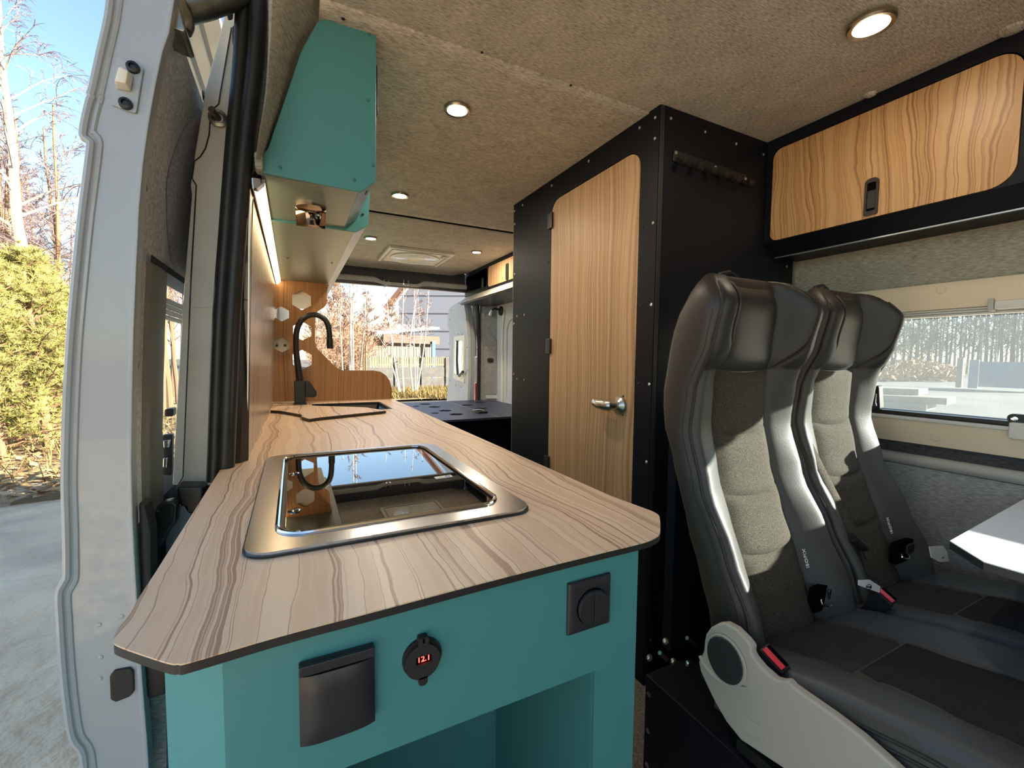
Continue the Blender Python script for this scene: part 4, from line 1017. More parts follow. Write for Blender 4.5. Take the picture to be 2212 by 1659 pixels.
# ------------------------------------------------------------------ rear overhead cabinet above the bed
RX = 1.28
rc = thing('rear_overhead_cabinet', 'rear overhead cabinet above the bed with a dark open cubby', 'cabinet', (1.40, 2.6, 1.54))
def rx(px, py): p = at(px, py, 'x', RX); return (p.y, p.z)
cub = rounded([rx(1004, 643), rx(1052, 625), rx(1052, 577), rx(1004, 602)], 0.015)
cub = rounded([(3.405, 1.650), (2.975, 1.645), (2.972, 1.780), (3.405, 1.772)], 0.02)
rdo = rounded([(2.955, 1.630), (1.99, 1.630), (1.99, 1.782), (2.955, 1.782)], 0.025)
rdi = rounded([(2.951, 1.634), (1.994, 1.634), (1.994, 1.778), (2.951, 1.778)], 0.023)
MB().prism([(1.80, 1.615), (3.43, 1.617), (3.43, 1.80), (1.80, 1.803)], 'x', RX, RX + 0.012, [cub, rdo]).build('front_panel', 'navy', rc)
MB().prism(rdi, 'x', RX + 0.0004, RX + 0.011).build('door', 'wood_door', rc)
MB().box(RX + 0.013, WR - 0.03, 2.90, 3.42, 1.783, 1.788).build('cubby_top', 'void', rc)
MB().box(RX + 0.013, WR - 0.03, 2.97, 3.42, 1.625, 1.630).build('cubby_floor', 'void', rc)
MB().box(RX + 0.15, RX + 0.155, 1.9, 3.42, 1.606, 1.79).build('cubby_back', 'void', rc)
MB().box(RX + 0.013, RX + 0.15, 3.412, 3.428, 1.606, 1.80).build('end_panel', 'navy', rc)
lz = at(1096, 587, 'x', RX)
MB().prism(rect(lz.y - 0.020, lz.y + 0.020, lz.z - 0.055, lz.z + 0.055, 0.012), 'x', RX - 0.005, RX + 0.0002).build('latch', 'black_plastic', rc, bevel=0.002)
MB().prism([(RX, 1.614), (RX + 0.012, 1.614), (1.238, 1.558), (1.222, 1.558)], 'y', 1.80, 3.41).build('chamfer_panel', 'light_plastic', rc)
MB().prism([(1.236, 1.548), (WR - 0.02, 1.548), (WR - 0.02, 1.557), (1.236, 1.557)], 'y', 1.80, 3.41).build('bottom_panel', 'socket_grey', rc)
rdl = thing('reading_lamp', 'black and chrome reading lamp on the pale felt wall above the bed', 'lamp', tuple(at(1080, 672, 'x', WR - 0.012)))
q = at(1083, 672, 'x', WR - 0.012)
MB().lathe([(0.038, 0), (0.038, -0.008), (0.030, -0.014), (0.001, -0.014)], q, 'x', 20).build('base', 'black_plastic', rdl)
MB().tube([q + Vector((-0.012, 0, 0.01)), q + Vector((-0.05, 0.03, 0.02)), q + Vector((-0.065, 0.05, 0.005))], 0.008, 8).build('arm', 'black_plastic', rdl)
MB().tube([q + Vector((-0.065, 0.05, 0.01)), q + Vector((-0.075, 0.06, -0.035))], 0.013, 12).build('lamp_head', 'chrome', rdl)

# ------------------------------------------------------------------ bed board
BZ = 0.762
bx = thing('bed_platform', 'dark blue bed board with hexagon vent holes at the rear', 'bed', (1.1, 2.9, FZ))
def bq(px, py): p = gp(px, py, BZ); return (p.x, p.y)
seam0 = bq(1083, 907); 
split_x = 1.108
hxs = []
for px, py, w in ((903, 867.3, 25), (918, 873, 27), (899, 877.5, 17), (939, 879, 29), (962, 887, 30), (940, 892.5, 19), (986, 895, 34), (1017, 904, 37), (984, 868.3, 25), (1010, 875, 28), (1038, 869.3, 26), (1041, 882.5, 30), (1060, 864.5, 24), (1090, 870, 27), (943, 866, 14), (958, 908.5, 16)):
    c = gp(px, py, BZ); dep_ = -(ROT.transposed() @ (c - CAM)).z
    hxs.append(hexagon(c.x, c.y, w / 2 / F * dep_, 30))
YF, YN = 3.40, 2.375
left = [(0.47, YN), (split_x - 0.001, YN), (split_x - 0.001, YF), (0.47, YF)]
right = [(split_x + 0.001, YN), (1.505, YN), (1.505, YF - 0.08), (1.41, YF), (split_x + 0.001, YF)]
inl = [h for h in hxs if max(p[0] for p in h) < split_x - 0.004 and min(p[0] for p in h) > 0.475 and max(p[1] for p in h) < YF - 0.01 and min(p[1] for p in h) > YN + 0.005]
inr = [h for h in hxs if min(p[0] for p in h) > split_x + 0.004 and max(p[0] for p in h) < 1.51 and max(p[1] for p in h) < YF - 0.09]
MB().prism(left, 'z', BZ - 0.012, BZ, inl).build('bed_board', 'bed_board', bx)
MB().prism(right, 'z', BZ - 0.012, BZ, inr).build('bed_board', 'bed_board', bx)
MB().box(split_x - 0.0022, split_x + 0.0022, YN, YF, BZ - 0.002, BZ + 0.0008).build('joint_strip', 'aluminium', bx)
MB().box(0.48, 1.51, YN + 0.02, YN + 0.035, FZ, BZ - 0.013).build('front_panel', 'void', bx)
MB().box(0.48, 1.51, YN + 0.036, YF - 0.02, FZ + 0.002, FZ + 0.02).build('locker_floor', 'void', bx)
c = gp(1040, 892, BZ)
bl = MB().box(c.x - 0.035, c.x + 0.035, c.y - 0.03, c.y + 0.03, BZ, BZ + 0.012).build('board_latch', 'black_plastic', bx, bevel=0.004)
MB().tube([c + Vector((-0.05, 0.03, 0.012)), c + Vector((-0.02, 0.0, 0.022)), c + Vector((0.02, 0.01, 0.012))], 0.006, 8).build('latch_bar', 'chrome', bl)

# ------------------------------------------------------------------ ceiling spot lamps and roof vent
def spot(px, py, label, r, m, watt):
    p = at(px, py, 'z', CZ - 0.004)
    t = thing('ceiling_spot', label, 'lamp', tuple(p), 'ceiling spot lamps')
    MB().lathe([(r, 0.0), (r, -0.006), (r * 0.93, -0.010), (r * 0.75, -0.0085), (r * 0.72, -0.005), (r * 0.70, 0.0)], p, 'z', 36).build('rim', 'lamp_rim', t)
    MB().lathe([(r * 0.71, -0.0045), (r * 0.71, -0.0065), (r * 0.5, -0.0075), (0.001, -0.008)], p, 'z', 28).build('lens', m, t)
    d = bpy.data.lights.new('spot_light', 'AREA'); d.shape = 'DISK'; d.size = r * 1.3; d.energy = watt
    d.color = (1.0, 0.84, 0.64)
    o = bpy.data.objects.new('spot_light', d); COL.objects.link(o); o.parent = t; o.location = (0, 0, -0.012)
    return t
spot(1882, 48, 'warm ceiling spot lamp nearest the camera, above the seats', 0.041, 'lamp_glow_warm', SPOT_WATT * 0.35)
spot(987.5, 233, 'ceiling spot lamp in front of the ceiling seam, beside the teal cabinet', 0.0365, 'lamp_glow', SPOT_WATT)
spot(864, 420, 'second ceiling spot lamp along the aisle, left of the cabin door', 0.0365, 'lamp_glow', SPOT_WATT)
spot(801, 513, 'small far ceiling spot lamp left of the roof vent', 0.0365, 'lamp_glow', SPOT_WATT * 2)
spot(1029.5, 543, 'small far ceiling spot lamp right of the roof vent', 0.0365, 'lamp_glow', SPOT_WATT * 2)
vx0, vx1, vy0, vy1 = 0.542, 0.965, 2.775, 3.20
rv = thing('roof_vent', 'cream square roof vent with a round fan grille in the ceiling', 'vent', (0.75, 2.99, CZ - 0.004))
vz = CZ - 0.004
cxv, cyv = (vx0 + vx1) / 2, (vy0 + vy1) / 2
MB().prism(rect(vx0, vx1, vy0, vy1, 0.012), 'z', vz - 0.016, vz, [ellipse(cxv, cyv, 0.150, 0.150, 40)]).build('frame', 'cream_white', rv, bevel=0.004)
MB().prism(rect(vx0 + 0.02, vx1 - 0.02, vy0 + 0.02, vy1 - 0.02, 0.02), 'z', vz - 0.020, vz - 0.0165, [rect(vx0 + 0.028, vx1 - 0.028, vy0 + 0.028, vy1 - 0.028, 0.018)]).build('screen_bead', 'light_plastic', rv)
MB().prism(ellipse(cxv, cyv, 0.165, 0.165, 40), 'z', vz - 0.024, vz - 0.0165, [ellipse(cxv, cyv, 0.150, 0.150, 40)]).build('grille_ring', 'cream_white', rv, bevel=0.002)
for k in range(10):
    r = 0.060 + 0.009 * k
    ring = [Vector((cxv + r * math.cos(2 * math.pi * i / 40), cyv + r * math.sin(2 * math.pi * i / 40), vz - 0.019)) for i in range(40)]
    MB().tube(ring + ring[:2], 0.0021, 6, caps=False).build('grille_ring', 'cream_white', rv)
for k in range(4):
    a = R(5 + 90 * k)
    MB().tube([(cxv + 0.05 * math.cos(a), cyv + 0.05 * math.sin(a), vz - 0.020), (cxv + 0.152 * math.cos(a), cyv + 0.152 * math.sin(a), vz - 0.020)], 0.0035, 6).build('grille_spoke', 'cream_white', rv)
MB().lathe([(0.052, -0.016), (0.052, -0.023), (0.04, -0.026), (0.001, -0.026)], (cxv, cyv, vz), 'z', 28).build('hub', 'cream_white', rv)
MB().prism(rect(vx0 + 0.03, vx1 - 0.03, vy0 + 0.03, vy1 - 0.03, 0.02), 'z', vz + 0.085, vz + 0.089).build('vent_dome', 'dome_plastic', rv)
MB().prism(rect(vx0 + 0.02, vx1 - 0.02, vy0 + 0.02, vy1 - 0.02), 'z', vz + 0.001, vz + 0.085, [rect(vx0 + 0.028, vx1 - 0.028, vy0 + 0.028, vy1 - 0.028)]).build('vent_throat', 'cream_white', rv)
MB().prism(ellipse(cxv, cyv, 0.151, 0.151, 40), 'z', vz - 0.012, vz - 0.0105).build('insect_screen', 'screen_mesh', rv)
MB().prism([(vx1 - 0.065, vy0 + 0.05), (vx1 - 0.03, vy0 + 0.06), (vx1 - 0.04, vy0 + 0.10), (vx1 - 0.07, vy0 + 0.11)], 'z', vz - 0.024, vz - 0.0205).build('screen_catch', 'light_plastic', rv)

# ------------------------------------------------------------------ table flap
TZ = 0.82
tt = [tuple(gp(x, y, TZ)[:2]) for x, y in ((2052, 1168), (2212, 1078), (2125, 1213), (2212, 1238))]
tb = thing('table', 'white table top with a dark grey edge in front of the far seat', 'table', (1.2, 0.2, TZ))
tout = [tt[0], tt[2], (tt[3][0], tt[3][1]), (tt[3][0] + 0.02, -0.28), (WR - 0.03, -0.28), (WR - 0.03, tt[0][1] + (tt[1][1] - tt[0][1]) / (tt[1][0] - tt[0][0]) * (WR - 0.03 - tt[0][0]))]
MB().prism(tout, 'z', TZ - 0.0015, TZ).build('table_top', 'table_white', tb)
MB().prism(tout, 'z', TZ - 0.014, TZ - 0.0016).build('table_edge', 'socket_grey', tb)
MB().tube([(1.22, -0.05, FZ), (1.22, -0.05, TZ - 0.015)], 0.03, 14).build('table_leg', 'socket_grey', tb)
# ------------------------------------------------------------------ the two passenger seats
YC = {0.55: 0.462, 0.61: 0.481, 0.667: 0.503, 0.73: 0.526, 0.82: 0.560, 0.90: 0.588, 1.0: 0.608, 1.07: 0.606, 1.154: 0.599, 1.23: 0.590, 1.29: 0.590}
YS = {0.55: 0.405, 0.61: 0.420, 0.69: 0.440, 0.787: 0.489, 0.886: 0.541, 0.992: 0.572, 1.07: 0.563, 1.154: 0.526, 1.23: 0.510, 1.29: 0.53}
YR = {0.55: 0.49, 0.667: 0.515, 0.733: 0.540, 0.816: 0.573, 0.931: 0.611, 1.0: 0.638, 1.056: 0.641, 1.139: 0.628, 1.175: 0.620, 1.209: 0.607, 1.239: 0.592, 1.29: 0.575}
YS = {1.125 + (k - 1.125) * 1.038: v * 1.038 for k, v in YS.items()}
YR = {1.125 + (k - 1.125) * 1.038: v * 1.038 for k, v in YR.items()}
PW = 0.085                                        # half width of the centre panel
def front_y(x, z):
    a = abs(x); yc, ys = interp(YC, z), interp(YS, z)
    if a <= PW: return yc - 0.006 * (1 - (a / PW) ** 2)
    h = min(max((z - 1.06) / 0.08, 0), 1); h = h * h * (3 - 2 * h); cr = 0.166 - 0.032 * h   # crest of the bolster
    if a <= cr:
        t = (a - PW) / (cr - PW); t = t * t * (3 - 2 * t) * h + (1 - (1 - t) ** 1.5) * (1 - h)
        return yc + (ys - 0.004 - yc) * t
    t = min((a - cr) / (0.180 - cr), 1)
    return ys - 0.004 + 0.010 * t * t
def wide(x):                                       # the bolsters and sides are slimmer than the working profile
    a = abs(x)
    return x if a <= PW else math.copysign(PW + (a - PW) * 0.76, x)
def top_shape(z):
    t = min(max((z - 1.215) / 0.078, 0), 1)
    return 1 - 0.34 * (1 - math.sqrt(max(0, 1 - t * t))), max(0.12, math.sqrt(max(0, 1 - t * t)) ** 0.8)
def seat_pt(x, z, off=0.0):
    s, q = top_shape(z)
    y = front_y(x, z) - off
    mid = interp(YC, z) + 0.012
    return (wide(x) * s, mid + (y - mid) * (q if z > 1.215 else 1), z)
def seat(xc, label, side_cover):
    t = thing('passenger_seat', label, 'seat', (xc, 0.3, FZ), 'pair of passenger seats')
    def W(p): return (p[0] + xc, p[1], p[2])
    zs = [0.55, 0.58, 0.62, 0.66, 0.70, 0.74, 0.78, 0.82, 0.86, 0.90, 0.94, 0.98, 1.02, 1.06, 1.10, 1.14, 1.18, 1.215, 1.235, 1.255, 1.270, 1.282, 1.289, 1.2925]
    xs = [-0.178, -0.165, -0.15, -0.135, -0.12, -0.105, -0.095, -PW, -0.06, -0.03, 0, 0.03, 0.06, PW, 0.095, 0.105, 0.12, 0.135, 0.15, 0.165, 0.178]
    rings = []
    for z in zs:
        s, q = top_shape(z); yr = interp(YR, z); mid = interp(YC, z) + 0.012; yb_ = max(yr, interp(YC, z) + 0.012)
        ring = [seat_pt(x, z) for x in xs]
        ye = interp(YS, z)
        for sx in (1, -1):
            side = [(0.186 * s, mid + (ye + 0.008 - mid) * q, z), (0.190 * s, mid + (ye + 0.03 - mid) * q, z), (0.190 * s, mid + (yr - 0.012 - mid) * q, z), (0.180 * s, mid + (yr - mid) * q, z), (0.13 * s, mid + (yb_ + 0.010 - mid) * q, z), (0.06 * s, mid + (yb_ + 0.016 - mid) * q, z)]
            side = [(wide(a / s) * s, b, c) for a, b, c in side]
            if sx == 1: ring += side
            else: ring += [(-a, b, c) for a, b, c in reversed(side)]
        rings.append([W(p) for p in ring])
    mb = MB().grid(rings, close_u=True)
    n = len(rings[0])
    mb.f.append(tuple(range(n))[::-1]); mb.f.append(tuple((len(rings) - 1) * n + k for k in range(n)))
    mb.build('backrest_shell', 'leather_brown', t, ang=60)
    def patch(x0, x1, z0, z1, name, m, off=0.008, sag=0.0, nx=14, nz=14, xo=None):
        rows = []
        for j in range(nz + 1):
            v = j / nz
            row = []
            for i in range(nx + 1):
                u = i / nx
                a, b = (x0, x1) if xo is None else (x0, None)
                zz0, zz1 = z0, z1
                xm = (2 * u - 1)
                z = zz0 + (zz1 - zz0) * v - sag * (1 - xm * xm) * 1.0
                if xo is None: x = x0 + (x1 - x0) * u
                else: x = x0 + (xo(z) - x0) * u
                e = (1 - abs(2 * u - 1) ** 7) * (1 - abs(2 * v - 1) ** 9)
                row.append(W(seat_pt(x, z, off * e + 0.0006)))
            rows.append(row)
        return MB().grid(rows).build(name, m, t, recalc=False, ang=70)
    patch(-PW, PW, 1.106, 1.276, 'headrest_cushion', 'leather_head_shade', 0.013, 0.006)
    lev = [1.108, 0.978, 0.858, 0.752, 0.60]
    for a, b in zip(lev, lev[1:]):
        patch(-PW, PW, b - 0.001, a, 'backrest_panel', 'tweed', 0.009, 0.010)
    def XOf(z):
        t = min(max((z - 1.106) / 0.085, 0), 1)
        return 0.090 + 0.046 * math.sin(t * math.pi / 2) ** 0.8
    for s in (-1, 1):
        patch(s * PW, None, 1.107, 1.272, 'headrest_wing', 'leather_head_shade', 0.006, nx=10, xo=lambda z, s=s: s * XOf(z))
        patch(s * PW, s * 0.177, 0.60, 1.104, 'side_bolster', 'leather', 0.006, nx=14, nz=20)
        rows = []
        for j in range(15):
            z = 1.107 + 0.165 * j / 14; a = XOf(z); v = 1 - abs(2 * j / 14 - 1) ** 9
            rows.append([W(seat_pt(s * (a + (0.177 - a) * i / 8), z, 0.005 * (1 - abs(2 * i / 8 - 1) ** 5) * v + 0.0006)) for i in range(9)])
        MB().grid(rows).build('wing_band', 'leather_head_shade', t, recalc=False, ang=70)
        edge = [Vector(W(seat_pt(s * XOf(z), z, 0.004))) for z in [1.108 + 0.0041 * k for k in range(40)]]
        MB().tube(edge, 0.0024, 6).build('wing_piping', 'leather_brown', t)
        edge = [Vector(W(seat_pt(s * 0.1785, z, 0.0015))) for z in [0.60 + 0.0162 * k for k in range(41)]]
        MB().tube(edge, 0.0032, 6).build('bolster_piping', 'leather_brown', t)
        edge = [Vector(W((p[0] + s * 0.0045, p[1] + 0.010, p[2]))) for p in [seat_pt(s * 0.1795, z, 0.0) for z in [0.60 + 0.0162 * k for k in range(39)]]]
        MB().tube(edge, 0.0022, 6).build('bolster_piping', 'leather_brown', t)
    # seat cushion
    ZC = {-0.14: 0.600, -0.11: 0.640, -0.04: 0.662, 0.1: 0.672, 0.2: 0.668, 0.3: 0.652, 0.4: 0.628, 0.5: 0.600}
    def cush(x, y, off=0.0):
        a = abs(x); z = interp(ZC, y)
        if a > PW: z += 0.010 * math.sin(min((a - PW) / 0.075, 1) * math.pi * 0.5)
        if a > 0.160: z -= 0.020 * ((a - 0.160) / 0.02) ** 2
        return W((x, y, z + off))
    ys_ = [-0.14, -0.13, -0.11, -0.07, 0.0, 0.06, 0.12, 0.18, 0.24, 0.30, 0.36, 0.42, 0.46, 0.50]
    xs2 = [-0.18, -0.175, -0.165, -0.15, -0.13, -0.11, -PW, -0.05, 0, 0.05, PW, 0.11, 0.13, 0.15, 0.165, 0.175, 0.18]
    rows = []
    for y in ys_:
        r_ = [cush(x, y) for x in xs2]
        zb = interp(ZC, y)
        r_ += [W((0.184, y, zb - 0.03)), W((0.180, y, zb - 0.10)), W((0.15, y, zb - 0.125)), W((-0.15, y, zb - 0.125)), W((-0.180, y, zb - 0.10)), W((-0.184, y, zb - 0.03))]
        rows.append(r_)
    mb = MB().grid(rows, close_u=True); n = len(rows[0])
    mb.f.append(tuple(range(n))[::-1]); mb.f.append(tuple((len(rows) - 1) * n + k for k in range(n)))
    mb.build('seat_cushion', 'leather', t, ang=60)
    def cpatch(x0, x1, y0, y1, name, m, off=0.006, bow=0.0):
        rows = []
        for j in range(17):
            v = j / 16; r_ = []
            for i in range(11):
                u = i / 10
                y = y0 + (y1 - y0) * v + bow * (1 - (2 * u - 1) ** 2) * (1 if v < 0.5 or bow == 0 else (1 if name == 'cushion_panel' else 0)) * (1 - v if bow > 0 else v)
                e = (1 - abs(2 * u - 1) ** 7) * (1 - abs(2 * v - 1) ** 9)
                r_.append(cush(x0 + (x1 - x0) * u, y, off * e - 0.0012))
            rows.append(r_)
        return MB().grid(rows).build(name, m, t, recalc=False, ang=70)
    cpatch(-PW + .001, PW - .001, -0.13, 0.335, 'cushion_panel', 'cushion_cloth', 0.006)
    cpatch(-PW + .001, PW - .001, 0.337, 0.495, 'cushion_panel', 'cushion_rear', 0.007)
    for s in (-1, 1):
        cpatch(s * (PW + .001), s * 0.176, -0.13, 0.485, 'cushion_strip', 'cushion_leather', 0.005)
        for k, dz in ((0, 0.0), (1, -0.012), (2, -0.022)):
            MB().tube([Vector(W((s * (0.1815 + 0.0012 * k), y, interp(ZC, y) - 0.012 + dz))) for y in [-0.13 + 0.02 * i for i in range(31)]], 0.0026, 6).build('cushion_piping', 'soft_black', t)
    # belt guide on top, rear anchor recess and ring
    q = W((-0.01, 0.64, 1.292))
    MB().tube([Vector(q) + Vector((-0.028, 0, -0.008)), Vector(q) + Vector((-0.024, -0.004, 0.012)), Vector(q) + Vector((0.0, -0.006, 0.017)), Vector(q) + Vector((0.024, -0.004, 0.010)), Vector(q) + Vector((0.028, 0, -0.010))], 0.006, 8).build('belt_guide', 'black_plastic', t)
    return t
near = seat(0.845, 'near black leather passenger seat with grey plastic side cover', True)
far = seat(1.190, 'far black leather passenger seat beside the window', False)
# child anchor recesses with chrome rings, and their lettering
for t, px, py, r, lx, ly in ((near, 1778, 1297, 0.016, 1741, 1206), (far, 1948, 1198, 0.014, 1922, 1135)):
    yy = 0.474
    q = at(px, py, 'y', yy)
    MB().prism(rounded([(q.x - 0.035, q.z - 0.018), (q.x + 0.05, q.z - 0.018), (q.x + 0.05, q.z + 0.03), (q.x - 0.035, q.z + 0.03)], 0.008), 'y', yy - 0.002, yy + 0.01).build('anchor_recess', 'void', t)
    MB().prism(rounded([(q.x + 0.006, q.z + 0.0), (q.x + 0.040, q.z + 0.0), (q.x + 0.040, q.z + 0.024), (q.x + 0.006, q.z + 0.024)], 0.006), 'y', yy - 0.008, yy - 0.0025).build('anchor_cap', 'black_plastic', t, bevel=0.003)
    ring = [q + Vector((r * math.cos(2 * math.pi * k / 20), -0.006 + 0.4 * r * math.sin(2 * math.pi * k / 20), 0.35 * r * math.sin(2 * math.pi * k / 20))) for k in range(20)]
    MB().tube(ring + ring[:2], 0.0022, 6, caps=False).build('anchor_ring', 'chrome', t)
    xc = WL[t.name].x
    z = at(lx, ly, 'y', 0.50).z
    for _ in range(8):
        d = ray(lx, ly); yy2 = front_y(max(-0.17, min(0.17, at(lx, ly, 'y', 0.50).x - xc)), z)
        p = at(lx, ly, 'y', yy2 - 0.007); z = p.z
        yy2 = front_y(max(-0.17, min(0.17, p.x - xc)), z)
    p = at(lx, ly, 'y', yy2 - 0.0085)
    text_part('ISOFIX', 0.0125, 'lettering', 'print_white', t, frame_matrix(p, (0.05, 0.34, 1), (-1, 0, 0)))
# grey side cover of the near seat
SX = 0.640
def sx(*ps): return [tuple(at(x, y, 'x', SX)[i] for i in (1, 2)) for x, y in ps]
co = sx((1521, 1386), (1524, 1370), (1534, 1356), (1550, 1347), (1566, 1346), (1588, 1358), (1612, 1382), (1624, 1398), (1622, 1411), (1628, 1422), (1645, 1443), (1672, 1467), (1686, 1471), (1700, 1470), (1712, 1484), (1740, 1504), (1800, 1546), (1860, 1592), (1930, 1655), (2000, 1720))
cl = sx((1960, 1760), (1800, 1720), (1720, 1680), (1660, 1640), (1600, 1600), (1568, 1560), (1545, 1520), (1530, 1490), (1512, 1450), (1508, 1430), (1519, 1408))
cov = MB().prism(co + cl, 'x', SX, SX + 0.016).build('side_cover', 'light_plastic', near, bevel=0.004, seg=3)
dk = [sx((1570, 1425))[0]]
ec = at(1570, 1424, 'x', SX)
MB().prism(ellipse(ec.y, ec.z, 0.0375, 0.0400, 36), 'x', SX - 0.0045, SX - 0.0002, ).build('pivot_ring', 'light_plastic', cov, bevel=0.003)
MB().prism(ellipse(ec.y, ec.z, 0.0335, 0.0365, 36), 'x', SX - 0.0075, SX - 0.0047).build('pivot_cap', 'socket_grey', cov, bevel=0.002)
MB().tube([Vector((SX - 0.001, y, z)) for y, z in sx((1513, 1416), (1520, 1432), (1540, 1456), (1565, 1474), (1592, 1484), (1615, 1486))], [0.003, 0.004, 0.005, 0.005, 0.004, 0.002], 8).build('cover_ridge', 'light_plastic', cov)
r1 = sx((1604, 1541), (1656, 1578), (1648, 1605), (1595, 1568))
MB().prism(rounded(r1, 0.003), 'x', SX - 0.001, SX - 0.0001).build('blank_cover', 'light_plastic', cov, bevel=0.0006)
# buckles, belt and tags
def px_pt(px, py, ax, v): return at(px, py, ax, v)
def buckle(t, corners, x, label=None):
    q = [at(a, b, 'x', x + i * 0.008) for i, (a, b) in zip((0, 0, 1, 1), corners)]
    # corners: left-top, right-bottom (near side), then far side right, far side left
    dn = Vector((0.0, 0.03, -0.06))
    top = [q[0], q[1], q[1] + Vector((0.022, 0, 0.004)), q[0] + Vector((0.022, 0, 0.004))]
    bot = [p + dn for p in top]
    b = MB().add(top + bot, [(0, 1, 2, 3), (4, 5, 6, 7)] + [(i, (i + 1) % 4, (i + 1) % 4 + 4, i + 4) for i in range(4)]).build('belt_buckle', 'black_plastic', t, bevel=0.002)
    c = sum(top, Vector()) / 4
    nrm = (top[1] - top[0]).cross(top[3] - top[0]).normalized()
    if nrm.z < 0: nrm = -nrm
    ins_ = [p * 0.84 + c * 0.16 + nrm * 0.0008 for p in top]
    half = [ins_[0], ins_[1], ins_[1] * 0.45 + ins_[2] * 0.55, ins_[0] * 0.45 + ins_[3] * 0.55]
    up = [p + nrm * 0.002 for p in half]
    MB().add(half + up, [(0, 1, 2, 3), (4, 5, 6, 7)] + [(i, (i + 1) % 4, (i + 1) % 4 + 4, i + 4) for i in range(4)]).build('release_button', 'red_button', b, bevel=0.0008)
    slot = [ins_[0] * 0.35 + ins_[3] * 0.65, ins_[1] * 0.35 + ins_[2] * 0.65, ins_[2], ins_[3]]
    up = [p + nrm * 0.0008 for p in slot]
    MB().add(slot + up, [(0, 1, 2, 3), (4, 5, 6, 7)] + [(i, (i + 1) % 4, (i + 1) % 4 + 4, i + 4) for i in range(4)]).build('tongue_slot', 'void', b)
    return b
buckle(near, [(1641, 1402), (1690, 1455), (0, 0), (0, 0)], 0.665)
buckle(far, [(1893, 1276), (1928, 1307), (0, 0), (0, 0)], 1.018)
def strip3(pts, w, name, m, t, wd=(1, 0, 0), th=0.0015):
    wd = Vector(wd) * w / 2
    rows = [[tuple(p - wd), tuple(p + wd)] for p in smooth_path(pts, 5)]
    o = MB().grid(rows).build(name, m, t, recalc=False)
    o.modifiers.new('thickness', 'SOLIDIFY').thickness = th
    return o
strip3([at(1703, 862, 'y', 0.625), at(1722, 920, 'y', 0.600), at(1752, 985, 'y', 0.565), at(1790, 1060, 'y', 0.535), at(1826, 1130, 'y', 0.505), at(1845, 1165, 'y', 0.49)], 0.032, 'seat_belt', 'tweed', far, (0.9, -0.5, 0))
MB().tube([at(1840, 1162, 'y', 0.482), at(1852, 1172, 'y', 0.478), at(1866, 1182, 'y', 0.474)], 0.010, 10).build('belt_tongue', 'black_plastic', far)
MB().prism([(p.x, p.z) for p in (at(1860, 1184, 'y', 0.474), at(1868, 1181, 'y', 0.474), at(1877, 1207, 'y', 0.474), at(1871, 1210, 'y', 0.474))], 'y', 0.472, 0.475).build('tongue_blade', 'chrome', far)
strip3([at(1845, 1170, 'y', 0.485), at(1858, 1230, 'y', 0.47), at(1880, 1275, 'y', 0.455)], 0.03, 'seat_belt', 'soft_black', far)
tgp = [at(x, y, 'y', 0.405) for x, y in ((1856, 1254), (1880, 1253), (1902, 1267), (1900, 1281), (1856, 1265))]
tg = thing('care_tag', 'small white tag with a printed oval emblem beside the rear red buckle', 'tag', tuple(tgp[0]))
MB().prism([(p.x, p.z) for p in tgp], 'y', 0.405, 0.407).build('tag_card', 'label_white', tg)
e = at(1877, 1268, 'y', 0.4045)
MB().prism(ellipse(e.x, e.z, 0.0105, 0.0050, 24, -0.25), 'y', 0.4042, 0.4048, [ellipse(e.x, e.z, 0.0093, 0.0040, 24, -0.25)]).build('emblem_ring', 'print_black', tg)
MB().prism(ellipse(e.x + 0.0055, e.z - 0.0014, 0.0028, 0.0022, 12), 'y', 0.4042, 0.4048).build('emblem_mark', 'print_black', tg)
for k in range(4):
    MB().prism(ellipse(e.x - 0.0065 + 0.0025 * k, e.z + 0.0016 - 0.0006 * k, 0.0011, 0.0014, 8), 'y', 0.4042, 0.4048).build('emblem_mark', 'print_black', tg)
tg2p = [at(x, y, 'y', 0.40) for x, y in ((2008, 1181), (2038, 1180), (2046, 1192), (2050, 1213), (2030, 1214), (2013, 1205))]
tg2 = thing('paper_tag', 'plain white paper tag at the foot of the far seat by the wall', 'tag', tuple(tg2p[0]))
MB().prism([(p.x, p.z) for p in tg2p], 'y', 0.400, 0.402).build('tag_card', 'label_white', tg2)
e = at(2037, 1205, 'y', 0.3995)
MB().box(e.x - 0.005, e.x + 0.005, 0.3990, 0.3998, e.z - 0.0008, e.z + 0.0008).build('tag_print', 'socket_grey', tg2)
# base frame under the seats
sb = thing('seat_base', 'black steel base frame with bolts under the passenger seats', 'seat frame', (1.02, 0.2, FZ))
MB().box(0.662, 1.495, -0.10, 0.667, FZ, 0.45).build('base_box', 'navy', sb, bevel=0.004)
MB().box(0.67, 1.49, -0.12, 0.46, 0.452, 0.475).build('mounting_plate', 'black_plastic', sb, bevel=0.004)
MB().box(0.76, 1.48, 0.69, 0.715, 0.455, 1.02).build('sun_block_panel', 'navy', sb)  # unseen panel added behind the seats to keep sun off the cabin
MB().box(0.70, 1.36, 0.44, 0.56, 0.50, 0.56).build('recliner_beam', 'black_plastic', sb, bevel=0.006)
for px, py in ((1402, 1500), (1400, 1579), (1398, 1652)):
    screw(sb, at(px, py, 'x', 0.662), '-x', 0.005)
for px, py in ((1485, 1432), (1436, 1384), (1401, 1420), (1453, 1427)):
    q = at(px, py, 'y', 0.55)
    MB().lathe([(0.006, 0), (0.006, -0.003), (0.004, -0.005), (0.001, -0.005)], q, 'y', 10).build('bolt', 'chrome' if px == 1485 else 'zinc', sb)
